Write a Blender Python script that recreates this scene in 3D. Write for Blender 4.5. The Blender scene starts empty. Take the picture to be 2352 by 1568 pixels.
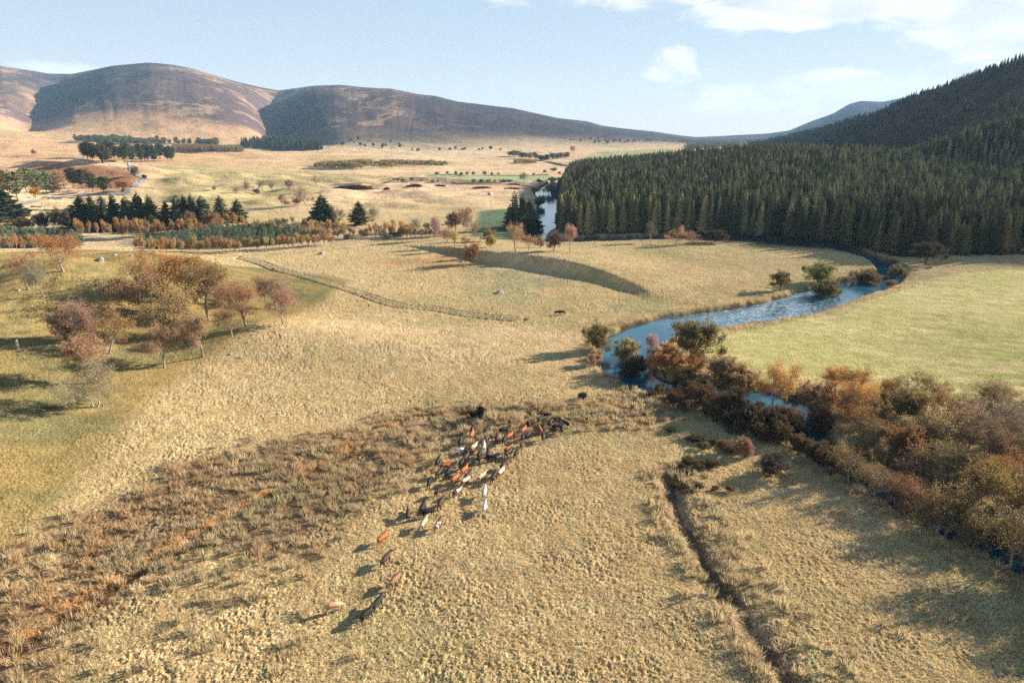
import bpy, math, random
import numpy as np
from mathutils import Vector
rnd = random.Random(7)
rng = np.random.default_rng(7)
S = bpy.context.scene
COL = S.collection
R = math.radians

# ------------------------------------------------------------------ camera, sky, sun, exposure
CAM_H = 50.0
PITCH = R(16.8)
FPX = 683.0
SUN_EL, SUN_AZ = R(19.5), R(25)          # azimuth measured from +X towards +Y
cd = bpy.data.cameras.new('camera'); cam = bpy.data.objects.new('camera', cd); COL.objects.link(cam)
cd.sensor_width = 36; cd.lens = 24.0; cd.clip_start = 0.5; cd.clip_end = 60000
cam.location = (0, 0, CAM_H); cam.rotation_euler = (R(90) - PITCH, 0, 0)
S.camera = cam
S.view_settings.view_transform = 'Standard'; S.view_settings.look = 'None'
S.view_settings.gamma = 1; S.view_settings.use_curve_mapping = False
S.view_settings.exposure = 1.85

world = bpy.data.worlds.new('World'); S.world = world; world.use_nodes = True
sun_vec = Vector((math.cos(SUN_AZ)*math.cos(SUN_EL), math.sin(SUN_AZ)*math.cos(SUN_EL), math.sin(SUN_EL)))
sd = bpy.data.lights.new('sun', 'SUN'); sd.energy = 5.0; sd.angle = R(0.5); sd.color = (1.0, 0.90, 0.76)
so = bpy.data.objects.new('sun', sd); COL.objects.link(so)
so.rotation_euler = (-sun_vec).to_track_quat('-Z', 'Y').to_euler()
so.location = (300, 140, 400)
S.cycles.max_bounces = 6; S.cycles.diffuse_bounces = 1; S.cycles.transparent_max_bounces = 6
S.cycles.volume_bounces = 0; S.cycles.use_denoising = False
S.cycles.caustics_reflective = False; S.cycles.caustics_refractive = False

def view_dir(vx, vy):
    """direction for a point of the photograph (2352 x 1568 coordinates)"""
    u = (np.asarray(vx, float)*0.43537 - 512)/FPX; v = (np.asarray(vy, float)*0.43537 - 341)/FPX
    return u, math.cos(PITCH) - v*math.sin(PITCH), -math.sin(PITCH) - v*math.cos(PITCH)

class N:
    """small node-tree helper"""
    def __init__(s, nt): s.nt = nt; nt.nodes.clear()
    def __call__(s, kind, ins=None, **kw):
        n = s.nt.nodes.new(kind)
        for k, v in kw.items(): setattr(n, k, v)
        for k, v in (ins or {}).items():
            if isinstance(v, bpy.types.NodeSocket): s.nt.links.new(v, n.inputs[k])
            else: n.inputs[k].default_value = v
        return n
    def math(s, op, a, b=0.0, c=None, clamp=False):
        n = s.nt.nodes.new('ShaderNodeMath'); n.operation = op; n.use_clamp = clamp
        for i, v in enumerate((a, b) if c is None else (a, b, c)):
            if isinstance(v, bpy.types.NodeSocket): s.nt.links.new(v, n.inputs[i])
            else: n.inputs[i].default_value = v
        return n.outputs[0]
    def mix(s, f, a, b, blend='MIX'):
        n = s.nt.nodes.new('ShaderNodeMix'); n.data_type = 'RGBA'; n.blend_type = blend
        for i, v in ((0, f), (6, a), (7, b)):
            if isinstance(v, bpy.types.NodeSocket): s.nt.links.new(v, n.inputs[i])
            else: n.inputs[i].default_value = v if not isinstance(v, tuple) or len(v) == 4 else v + (1,)
        return n.outputs[2]

# sky with clouds: the clouds stand at real directions (azimuth, elevation) in the sky
n = N(world.node_tree)
sky = n('ShaderNodeTexSky', sky_type='NISHITA', sun_disc=False, sun_elevation=SUN_EL,
        sun_rotation=math.pi/2 - SUN_AZ, altitude=300.0, air_density=1.0, dust_density=0.4, ozone_density=2.2)
geo = n('ShaderNodeTexCoord')
sep = n('ShaderNodeSeparateXYZ', {0: geo.outputs['Generated']})
az = n.math('ARCTAN2', sep.outputs[0], sep.outputs[1])
el = n.math('ARCSINE', sep.outputs[2])
cmb = n('ShaderNodeCombineXYZ', {0: az, 1: n.math('MULTIPLY', el, 2.6), 2: 0.3})
nz = n('ShaderNodeTexNoise', {'Vector': cmb.outputs[0], 'Scale': 13.0, 'Detail': 7.0, 'Roughness': 0.56, 'Distortion': 0.35})
wn = n('ShaderNodeTexNoise', {'Vector': cmb.outputs[0], 'Scale': 3.0, 'Detail': 3.0, 'Roughness': 0.6})
#          view x, view y, half width, half height, strength
clouds = [(1560, -20, 420, 34, 1.2), (1880, 12, 260, 40, 1.5), (1545, 155, 54, 34, 1.25), (1575, 214, 70, 9, .75),
          (2290, 55, 150, 62, 1.5), (2350, 20, 260, 60, 1.1), (1920, 206, 200, 34, 1.6), (2070, 200, 150, 30, 1.5),
          (1850, 240, 200, 30, 1.1), (1190, 8, 75, 14, 1.0), (100, 162, 150, 16, 1.0), (2150, 57, 40, 14, .95), (2190, 150, 160, 20, .8),
          (2120, 95, 90, 12, .7), (630, 125, 60, 16, .25), (1250, 240, 130, 8, .3)]
tot = None
for vx, vy, hw, hh, st in clouds:
    u, d, w = view_dir(vx, vy); a0 = math.atan2(u, d); e0 = math.atan2(w, math.hypot(u, d))
    k = .43537/FPX
    da = n.math('DIVIDE', n.math('SUBTRACT', az, a0), hw*k); de = n.math('DIVIDE', n.math('SUBTRACT', el, e0), hh*k)
    q = n.math('ADD', n.math('MULTIPLY', da, da), n.math('MULTIPLY', de, de))
    g = n.math('MULTIPLY', n.math('EXPONENT', n.math('MULTIPLY', q, -0.9)), st)
    tot = g if tot is None else n.math('MAXIMUM', tot, g)
# a scatter of broken cloud elsewhere, outside the part of the sky the photograph shows
away = n.math('MULTIPLY', n.math('GREATER_THAN', n.math('ABSOLUTE', az), 1.0), n.math('MULTIPLY', n.math('SUBTRACT', wn.outputs[0], .45, clamp=True), 3.0))
tot = n.math('MAXIMUM', tot, away)
m = n.math('MULTIPLY', n.math('ADD', tot, n.math('MULTIPLY', n.math('SUBTRACT', nz.outputs[0], 0.5), 2.3)), 1.0)
mr = n('ShaderNodeMapRange', {'Value': m, 'From Min': 0.38, 'From Max': 1.0}, interpolation_type='SMOOTHSTEP')
gate = n.math('MULTIPLY', mr.outputs[0], n.math('MULTIPLY', tot, 3.0, clamp=True))
cloudcol = n.mix(n('ShaderNodeMapRange', {'Value': nz.outputs[0], 'From Min': .4, 'From Max': .6}).outputs[0], (5.0, 5.1, 5.3), (6.2, 6.1, 6.0))
# the sky pales towards the horizon
pale = n.math('EXPONENT', n.math('MULTIPLY', n.math('MAXIMUM', el, 0.0), -7.5))
high = n('ShaderNodeMapRange', {'Value': el, 'From Min': .25, 'From Max': .9}).outputs[0]
grad = n.mix(pale, n.mix(high, (2.35, 3.5, 4.5), (.5, 1.0, 1.9)), (5.1, 4.5, 4.4))
base = n.mix(0.82, sky.outputs[0], grad)
skc = n.mix(n.math('MULTIPLY', gate, 0.93), base, cloudcol)
bg = n('ShaderNodeBackground', {'Color': skc, 'Strength': 0.05})
out = n('ShaderNodeOutputWorld', {'Surface': bg.outputs[0]})

# ------------------------------------------------------------------ noise and helpers
def sm(a, b, x):
    q = np.clip((x - a)/(b - a), 0, 1); return q*q*(3 - 2*q)
def _hash(ix, iy, seed):
    h = (ix.astype(np.int64)*374761393 + iy.astype(np.int64)*668265263 + seed*1442695041) & 0xffffffff
    h = ((h ^ (h >> 13))*1274126177) & 0xffffffff
    h = ((h ^ (h >> 16))*2246822519) & 0xffffffff
    return ((h ^ (h >> 15)) & 0xffff)/65535.0
def vn(x, y, seed=0):
    x = np.asarray(x, float); y = np.asarray(y, float)
    ix = np.floor(x); iy = np.floor(y); fx = x - ix; fy = y - iy
    fx = fx*fx*fx*(fx*(fx*6 - 15) + 10); fy = fy*fy*fy*(fy*(fy*6 - 15) + 10)
    a = _hash(ix, iy, seed); b = _hash(ix + 1, iy, seed); c = _hash(ix, iy + 1, seed); d = _hash(ix + 1, iy + 1, seed)
    return (a*(1 - fx) + b*fx)*(1 - fy) + (c*(1 - fx) + d*fx)*fy
def fbm(x, y, seed=0, o=4, g=.5):
    t = 0; a = 1; w = 0
    for i in range(o):
        t = t + a*(vn(x, y, seed + i) - .5)*2; w += a; a *= g
        x, y = x*1.93 + y*.41 + 13.7, y*1.93 - x*.41 + 7.1
    return t/w

def flat(vx, vy, z=0.0):
    u, d, w = view_dir(vx, vy)
    k = (z - CAM_H)/w
    return np.stack([u*k, d*k], -1)
def line(pts, z=0.0): return flat([p[0] for p in pts], [p[1] for p in pts], z)
def smooth_line(P, k=6):
    """Catmull-Rom through points (any number of columns)"""
    P = np.asarray(P, float); Q = []
    E = np.vstack([2*P[0] - P[1], P, 2*P[-1] - P[-2]])
    for i in range(len(P) - 1):
        a, b, c, d = E[i], E[i + 1], E[i + 2], E[i + 3]
        for j in range(k):
            t = j/k
            Q.append(.5*((2*b) + (c - a)*t + (2*a - 5*b + 4*c - d)*t*t + (3*b - a - 3*c + d)*t**3))
    Q.append(P[-1]); return np.array(Q)
def dist_line(x, y, P, extra=None, reach=80):
    """distance to a polyline, signed (positive = left of its direction), and an interpolated column; only near points are worked on"""
    x = np.asarray(x, float); y = np.asarray(y, float)
    D = np.full(x.shape, 1e6); SG = np.ones(x.shape); EX = np.zeros(x.shape)
    sel = (x > P[:, 0].min() - reach) & (x < P[:, 0].max() + reach) & (y > P[:, 1].min() - reach) & (y < P[:, 1].max() + reach)
    xs, ys = x[sel], y[sel]; d = np.full(xs.shape, 1e6); s = np.ones(xs.shape); e = np.zeros(xs.shape)
    for i in range(len(P) - 1):
        ax, ay = P[i, :2]; bx, by = P[i + 1, :2]; L2 = (bx - ax)**2 + (by - ay)**2 + 1e-9
        near = np.where((xs > min(ax, bx) - reach) & (xs < max(ax, bx) + reach) & (ys > min(ay, by) - reach) & (ys < max(ay, by) + reach))[0]
        if not len(near): continue
        X, Y = xs[near], ys[near]
        t = np.clip(((X - ax)*(bx - ax) + (Y - ay)*(by - ay))/L2, 0, 1)
        q = np.hypot(X - ax - t*(bx - ax), Y - ay - t*(by - ay))
        m = q < d[near]; k = near[m]
        d[k] = q[m]; s[k] = np.where((bx - ax)*(Y - ay) - (by - ay)*(X - ax) > 0, 1, -1)[m]
        if extra is not None: e[k] = (extra[i] + (extra[i + 1] - extra[i])*t)[m]
    D[sel] = d; SG[sel] = s; EX[sel] = e
    return D, SG, EX
def poly_mask(x, y, P, soft=4.0):
    """1 inside the polygon, 0 outside, soft edge"""
    x = np.asarray(x, float); y = np.asarray(y, float)
    M = np.zeros(x.shape); r = soft*2
    sel = (x > P[:, 0].min() - r) & (x < P[:, 0].max() + r) & (y > P[:, 1].min() - r) & (y < P[:, 1].max() + r)
    if not sel.any(): return M
    xs, ys = x[sel], y[sel]; ins = np.zeros(xs.shape, bool); j = len(P) - 1
    for i in range(len(P)):
        c = ((P[i, 1] > ys) != (P[j, 1] > ys)) & (xs < (P[j, 0] - P[i, 0])*(ys - P[i, 1])/(P[j, 1] - P[i, 1] + 1e-12) + P[i, 0])
        ins ^= c; j = i
    d, _, _ = dist_line(xs, ys, np.vstack([P, P[:1]]), reach=r)
    d = np.where(ins, d, -d)
    M[sel] = sm(-soft, soft, d); return M

# ------------------------------------------------------------------ the shape of the land
WATER = -1.5
riv_v = [(1250, 372, 7), (1290, 380, 7), (1330, 388, 7), (1318, 400, 7), (1275, 420, 6.5), (1247, 440, 6.5), (1262, 462, 7), (1259, 489, 7), (1257, 507, 6.5), (1252, 521, 6), (1235, 530, 6),
         (1226, 545, 6), (1240, 556, 6), (1290, 554, 7), (1400, 551, 8), (1600, 547, 5), (1750, 553, 5), (1900, 568, 5), (2006, 594, 3.8), (2046, 618, 3.8), (2032, 640, 4.4),
         (1985, 654, 7), (1920, 673, 7.5), (1840, 700, 8), (1740, 722, 7.8), (1640, 735, 7), (1545, 748, 6.6), (1475, 774, 6.2), (1440, 806, 5.4),
         (1436, 845, 4.4), (1475, 878, 4), (1545, 898, 4), (1650, 910, 4.5), (1750, 922, 5), (1822, 942, 3.4), (1850, 985, 2), (1875, 1032, 2),
         (1955, 1083, 2.8), (2050, 1137, 2.2), (2180, 1212, 2), (2380, 1315, 2), (2700, 1430, 2), (3100, 1540, 2)]
RIV = smooth_line(np.column_stack([line([p[:2] for p in riv_v], WATER), [p[2] for p in riv_v]]), 5)
ditch_v = [(1538, 1096), (1549, 1140), (1566, 1190), (1594, 1240), (1622, 1290), (1648, 1352), (1702, 1400), (1745, 1470), (1788, 1535), (1828, 1575), (1900, 1640)]
DITCH = smooth_line(line(ditch_v), 4)
core_v = [(-60, 1530), (10, 1495), (130, 1425), (250, 1345), (350, 1290), (430, 1245), (520, 1190), (620, 1130), (700, 1085), (785, 1045), (860, 1000), (940, 965), (1040, 945), (1160, 942), (1300, 942), (1400, 925), (1480, 905)]
CORE = smooth_line(line(core_v), 3)
bank_v = [(1095, 574, 3.0), (1160, 577, 4.2), (1250, 588, 4.3), (1330, 605, 3.9), (1400, 625, 3.0), (1470, 655, 2.0), (1535, 683, .4)]
BANK = smooth_line(np.array([list(flat(p[0], p[1], p[2])) + [p[2]] for p in bank_v]), 5)
track_v = [(560, 592), (600, 602), (640, 618), (690, 632), (750, 650), (820, 672), (880, 690), (930, 700), (1000, 705), (1080, 718), (1180, 728)]
TRACK = smooth_line(line(track_v), 4)
lane_v = [(-60, 590), (60, 586), (200, 581), (330, 581), (450, 585), (560, 589), (680, 580), (800, 570), (900, 560), (1000, 553)]
LANE = smooth_line(line(lane_v), 3)
mounds = [(150, 668, 26, 14, 4.6), (40, 700, 30, 16, 3.5), (290, 690, 22, 14, 2.5), (640, 720, 22, 16, 3.0), (520, 640, 22, 20, 3.0), (380, 610, 34, 18, 2.6), (840, 745, 40, 12, 1.2), (720, 640, 30, 14, 1.0)]
MOUNDS = [(*flat(a, b, 6), rx, ry, h) for a, b, rx, ry, h in mounds]

# mountains: skyline of the far hills as (tangent of azimuth, elevation) of real directions, ridge and foot distance in metres
sky_v = [(-300, 170, 5200, 2500), (0, 150, 5200, 2500), (110, 168, 5200, 2500), (165, 169, 4900, 2500), (260, 150, 4500, 2400), (340, 143, 4400, 2400), (390, 147, 4400, 2400), (440, 156, 4400, 2400), (540, 186, 4400, 2400),
         (600, 200, 4500, 2400), (640, 207, 4600, 2350), (720, 196, 4400, 2300), (780, 194, 4400, 2300), (840, 200, 4400, 2300), (900, 203, 4400, 2300), (960, 215, 4500, 2300), (1000, 219, 4500, 2350), (1050, 232, 4600, 2400), (1100, 238, 4700, 2500),
         (1180, 248, 4900, 2600), (1280, 270, 5200, 2800), (1350, 278, 5500, 2900), (1385, 288, 5700, 2900), (1430, 294, 6000, 3000), (1500, 301, 6500, 3300), (1560, 310, 7000, 3600), (1600, 314, 7000, 4000), (1650, 312, 7200, 4200),
         (1700, 309, 7200, 4200), (1760, 306, 7000, 4000), (1813, 299, 6800, 3800), (1863, 278, 6500, 3600), (1914, 260, 6400, 3500), (1951, 238, 6300, 3500), (1978, 231, 6300, 3500), (2029, 233, 6300, 3500),
         (2084, 222, 6300, 3500), (2200, 195, 6300, 3500), (2600, 180, 6300, 3500), (3200, 200, 6300, 3500)]
_u, _d, _w = view_dir([p[0] for p in sky_v], [p[1] for p in sky_v])
MT, ME = _u/_d, _w/_d
MR, MF = np.array([p[2] for p in sky_v], float), np.array([p[3] for p in sky_v], float)*.80
TG = np.linspace(-1.4, 2.2, 1801)
def _smooth(a, k):
    w = np.hanning(k); w /= w.sum(); return np.convolve(np.pad(a, k//2, 'edge'), w, 'valid')[:len(a)]
EG = _smooth(np.interp(TG, MT, ME), 9); RG = _smooth(np.interp(TG, MT, MR), 81); FG = _smooth(np.interp(TG, MT, MF), 81)
def tt(vx): u, d, w = view_dir(vx, 200); return u/d
def steps(t, Y):
    """spurs and clefts of the far hills"""
    a = 0
    # (view x at the ridge, view x at the foot, height difference, half width in metres)
    for x0, x1, A, wd in ((300, 60, 30, 560), (770, 660, 26, 480), (1060, 830, 20, 420), (470, 380, 12, 340), (930, 800, 26, 200), (1250, 1080, 22, 260)):
        q = np.clip((Y - 2150)/2250, 0, 1.15); tl = tt(x1) + (tt(x0) - tt(x1))*q
        a = a + A*(sm(-wd, wd, (t - tl)*Y) - sm(0, 1700, (t - tl)*Y - 200))*np.clip(q*2.2, 0, 1)
    for x0, x1, x2, A, wd in ((640, 615, 680, 80, 105), (162, 105, 20, 50, 110), (162, 105, 20, 1, 110)):
        q = np.clip((Y - 1950)/2500, 0, 1); tl = np.interp(q, [0, .5, 1], [tt(x2), tt(x1), tt(x0)]) + .004*np.sin(Y/150.)
        a = a - A*np.exp(-((t - tl)*Y/wd)**2)*np.clip(q*5, 0, 1)*(1 - sm(.82, 1, q))
    return a
def moor(x, y, t):
    L = sm(-.12, -.75, t)
    return L*58*sm(700, 2700, y) + 6*sm(1500, 2300, y)
def mount(x, y, E=None):
    t = x/np.maximum(y, 1); tc = np.clip(t, -1.39, 2.19)
    e = np.interp(tc, TG, EG if E is None else E); Rr = np.interp(tc, TG, RG); F = np.interp(tc, TG, FG)
    top = CAM_H + e*Rr
    base = moor(x, y, t)
    q = (y - F)/(Rr - F)
    s = np.where(q < 1, sm(0, 1, np.clip(q, 0, 1)*.93 + .035) , 0)
    s = np.where(q < 1, np.clip((s - sm(0, 1, .035))/(sm(0, 1, .965) - sm(0, 1, .035)), 0, 1)*.42 + .20*np.sin(np.clip(q, 0, 1)*math.pi/2)**1.35 + .38*np.clip(q, 0, 1), 1 - (q - 1)*.7)
    amp = np.clip((top - base)/260., 0, 1)
    rel = steps(t, y)*sm(0, .12, q)*amp
    gl = 1 - np.abs(fbm(t*26 + .35*fbm(t*12, y/700., 39, 2), y/2300., 41, 3))*2.2
    rel = rel + amp*sm(.02, .3, q)*(26*fbm(x/640., y/560., 31, 4) + 11*fbm(x/230., y/260., 37, 5, .6) - 3*np.clip(gl - .5, 0, 1)*sm(1.02, .7, q))
    return base + np.where(q > 0, np.maximum(top - base, 0)*s, 0) + np.where(q > 0, rel, 0)
for _ in range(3):      # make the ridge line of the finished relief meet the skyline
    RR = np.interp(TG, TG, RG)[None, :]*np.linspace(.40, 1.12, 280)[:, None]
    TT = np.broadcast_to(TG, RR.shape)
    got = ((mount(TT*RR, RR) - CAM_H)/RR).max(0)
    want = _smooth(np.interp(TG, MT, ME), 5)
    EG = EG + _smooth(want - got, 5)

# wooded hill on the right: a spine running away from the viewer and dropping to a nose
HILL_Y = np.array([-200, 150, 400, 560, 650, 800, 1000, 1133, 1285, 1500, 1800, 2100, 2600])
HILL_Z = np.array([30, 70, 165, 236, 195, 172, 156, 136, 112, 82, 50, 24, 0])  # unseen near part is raised to cast shade on the plantation front
HILL_X = np.array([900, 860, 820, 805, 790, 765, 745, 738, 738, 738, 738, 760, 800])
def right_hill(x, y):
    zz = np.interp(y, HILL_Y, HILL_Z); xx = np.interp(y, HILL_Y, HILL_X)
    d = xx - x + 16*fbm(x/160., y/160., 51, 3)
    face = np.where(d > 0, zz - d*.50, zz - np.abs(d)*.18)
    face = face + zz/150.*9*fbm(x/70., y/90., 55, 4)
    k = 7.0
    return k*np.logaddexp(0, np.clip(face, -200, 400)/k)*sm(2600, 2200, y)
def h0(x, y):
    """height of the ground, without the small lumps"""
    x = np.asarray(x, float); y = np.asarray(y, float)
    t = x/np.maximum(y, 1)
    h = .35*fbm(x/38., y/38., 3, 3) + .0*x
    # slope and terrace on the left
    foot = np.interp(y, [0, 70, 130, 175, 200, 240, 300], [-60, -61, -73, -66, -60, -78, -120])
    s = foot - x + 4*fbm(x/30., y/30., 5, 2)
    terr = 9.5*sm(0, 62, s)*(.45 + .55*sm(-2, 34, s))
    roll = sm(10, 45, s)*(2.0*fbm(x/26., y/20., 8, 3))
    h = h + (terr + roll)*sm(330, 225, y)
    for mx, my, rx, ry, mh in MOUNDS:
        h = h + mh*np.exp(-((x - mx)/rx)**2 - ((y - my)/ry)**2)
    # plateau of the far strip left of the river and the olive hummocks behind it
    hum = sm(430, 520, y)*sm(1050, 820, y)*sm(.02, -.12, t)
    h = h + hum*(6.5*np.abs(fbm(x/95., y/42., 12, 3)) + 4.6*fbm(x/48., y/30., 14, 3) + 1.5)
    far = sm(600, 1100, y)*sm(2600, 2000, y)
    h = h + far*(6*fbm(x/260., y/130., 16, 3) + 2.4*fbm(x/70., y/50., 18, 3))
    kx, ky = flat(215, 398, 8); h = h + 17*np.exp(-((x - kx)/95.)**2 - ((y - ky)/60.)**2)
    kx, ky = flat(20, 395, 8); h = h + 12*np.exp(-((x - kx)/120.)**2 - ((y - ky)/70.)**2)
    # wooded knoll, right hill, far hills
    h = h + 23*np.exp(-.5*(((x - 262)/128.)**2 + ((y - 645)/150.)**2))
    h = h + np.where(x > 200, right_hill(x, y), 0)
    h = h + np.where(y > 650, mount(x, np.maximum(y, 650)), 0)
    # esker-like bank in the meadow
    d, sg, a = dist_line(x, y, BANK[:, :2], BANK[:, 2], 70)
    wob = 1 + .6*fbm(x/8., y/8., 21, 3)
    h = h + np.where(sg < 0, a*(1 - sm(0, 6.2, d*wob)), a*(1 - sm(0, 58, d)))*(d < 60)
    # river bed and banks
    d, sg, w = dist_line(x, y, RIV[:, :2], RIV[:, 2], 40)
    d = d + 1.3*fbm(x/7., y/7., 23, 3)
    c = 1 - sm(-.6, 2.8, d - w)
    low = 1 - sm(2, 26, d - w)
    h = h*(1 - low*np.where(y > 30, .75, 0)) - .25*low
    h = h*(1 - c) + c*(-3.2)
    d, sg, _ = dist_line(x, y, DITCH, None, 12)
    h = h - (.55 + .35*fbm(x/6., y/6., 28, 2))*(1 - sm(.2, 2.2, d + .9*fbm(x/2., y/2., 25, 3) + 1.1*fbm(x/6., y/6., 29, 2)))
    d, sg, _ = dist_line(x, y, CORE, None, 12)
    h = h - .7*(1 - sm(.2, 2.2, d + .5*fbm(x/2., y/2., 26, 2)))
    d, sg, _ = dist_line(x, y, TRACK, None, 12)
    h = h - .28*np.exp(-((d - .95)/.42)**2) - .55*np.exp(-((d*sg + 3.4)/.8)**2)*(d < 10)
    return h
def at(vx, vy, rmax=7000, lift=0.0):
    """where the sight line through a point of the photograph meets the land (arrays welcome)"""
    u, d, w = view_dir(vx, vy); u = np.atleast_1d(u); d = np.atleast_1d(d)*np.ones_like(u); w = np.atleast_1d(w)*np.ones_like(u)
    k = np.geomspace(45, rmax, 900)[None, :]
    X, Y, Z = u[:, None]*k, d[:, None]*k, CAM_H + w[:, None]*k
    H = h0(X, Y) + lift; below = Z < H
    i = np.where(below.any(1), below.argmax(1), 899); j = np.maximum(i - 1, 0); r_ = np.arange(len(u))
    a = (Z - H)[r_, j]; b = (Z - H)[r_, i]; f = np.clip(a/(a - b + 1e-9), 0, 1)
    kk = k[0, j] + (k[0, i] - k[0, j])*f
    return np.stack([u*kk, d*kk, h0(u*kk, d*kk)], -1)
def depth(p): return p[..., 1]*math.cos(PITCH) + (CAM_H - p[..., 2])*math.sin(PITCH)

# ------------------------------------------------------------------ tags, meshes, materials
def tag(o, label=None, cat=None, group=None, kind=None):
    if label: o['label'] = label
    if cat: o['category'] = cat
    if group: o['group'] = group
    if kind: o['kind'] = kind
    return o
def mesh_np(name, V, F, mats=(), smooth=False):
    """mesh from arrays; F is (n,3) or (n,4), or a list of such arrays"""
    me = bpy.data.meshes.new(name)
    Fs = F if isinstance(F, (list, tuple)) else [F]
    Fs = [np.asarray(f, np.int32) for f in Fs if len(f)]
    idx = np.concatenate([f.ravel() for f in Fs]); tot = np.concatenate([np.full(len(f), f.shape[1], np.int32) for f in Fs])
    me.vertices.add(len(V)); me.vertices.foreach_set('co', np.asarray(V, np.float32).ravel())
    me.loops.add(len(idx)); me.loops.foreach_set('vertex_index', idx)
    me.polygons.add(len(tot)); st = np.concatenate([[0], np.cumsum(tot)[:-1]]).astype(np.int32)
    me.polygons.foreach_set('loop_start', st)
    if smooth: me.polygons.foreach_set('use_smooth', np.ones(len(tot), bool))
    for m in mats: me.materials.append(m)
    me.update(calc_edges=True); return me
def add_obj(name, me, parent=None):
    o = bpy.data.objects.new(name, me); COL.objects.link(o)
    if parent is not None: o.parent = parent
    return o
def empty(name, loc=(0, 0, 0), rz=0):
    o = bpy.data.objects.new(name, None); COL.objects.link(o); o.location = loc; o.rotation_euler = (0, 0, rz); o.empty_display_size = .3; return o
def mat(name):
    m = bpy.data.materials.new(name); m.use_nodes = True; return m, N(m.node_tree)
def setcol(me, C, name='Col'):
    a = me.color_attributes.new(name, 'FLOAT_COLOR', 'POINT')
    a.data.foreach_set('color', np.concatenate([C, np.ones((len(C), 1))], 1).astype(np.float32).ravel())

# ------------------------------------------------------------------ the ground: one sheet to the horizon
def L(*c): return np.array(c)
P_ = lambda *pts, z=0: line(pts, z)
PW = lambda *pts: at([p[0] for p in pts], [p[1] for p in pts])[:, :2]      # outline on the real surface
green_f = smooth_line(P_((1622, 752), (1660, 757), (1740, 752), (1850, 722), (1960, 692), (2060, 665), (2150, 638), (2250, 626), (2420, 622), (2600, 640), (2700, 900), (2420, 948), (2352, 942), (2200, 925), (2000, 898), (1900, 885), (1800, 880), (1720, 868), (1640, 828), (1615, 790), (1622, 752)), 3)
rush_p = P_((-200, 1400), (0, 1275), (110, 1250), (175, 1190), (255, 1150), (420, 1070), (590, 1015), (742, 1000), (850, 968), (900, 950), (1000, 932), (1100, 928), (1300, 930), (1400, 905), (1500, 890), (1560, 950), (1480, 975), (1400, 975), (1310, 985), (1180, 1000), (1050, 1020), (1000, 1075), (940, 1110), (860, 1140), (770, 1200), (740, 1260), (700, 1300), (560, 1310), (470, 1335), (420, 1290), (330, 1345), (250, 1400), (160, 1480), (60, 1600), (-200, 1700))
brack = P_((860, 600), (960, 585), (1060, 580), (1090, 610), (1040, 640), (930, 640), (850, 620))
farm = P_((990, 403), (1260, 401), (1300, 414), (1270, 418), (1080, 418), (960, 414))
farm2 = P_((1330, 396), (1390, 394), (1560, 345), (1500, 345), (1380, 352), (1335, 364), (1290, 378), (1330, 382))
paddock_shade = P_((1100, 490), (1165, 484), (1240, 486), (1235, 530), (1200, 545), (1080, 545))
moorland = PW((-400, 312), (0, 306), (170, 322), (360, 345), (350, 372), (330, 400), (250, 400), (120, 372), (0, 375), (-400, 372))
heath = PW((60, 385), (110, 372), (200, 378), (290, 388), (322, 402), (318, 425), (250, 437), (160, 420), (60, 405))
olive1 = PW((340, 378), (420, 372), (560, 385), (700, 392), (820, 398), (870, 410), (760, 425), (700, 460), (560, 490), (420, 480), (330, 450), (345, 415))
larch_strip = P_((700, 365), (830, 360), (930, 366), (1040, 372), (1040, 382), (880, 388), (720, 385))
plateau = P_((-300, 575), (0, 574), (330, 574), (560, 574), (770, 560), (900, 545), (1000, 540), (1060, 545), (1000, 520), (700, 515), (350, 510), (-300, 505))
burned = P_((760, 425), (880, 424), (880, 438), (760, 436)), P_((930, 420), (1030, 417), (1200, 418), (1215, 431), (1050, 434), (940, 430))
leftfoot = np.array([[-60, 30], [-61, 70], [-72, 130], [-66, 175], [-58, 205], [-58, 240], [-90, 262], [-140, 268], [-400, 268], [-400, 30]])
dell = P_((1090, 590), (1180, 625), (1290, 655), (1420, 672), (1500, 690), (1460, 720), (1340, 700), (1150, 690), (1050, 650))

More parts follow.
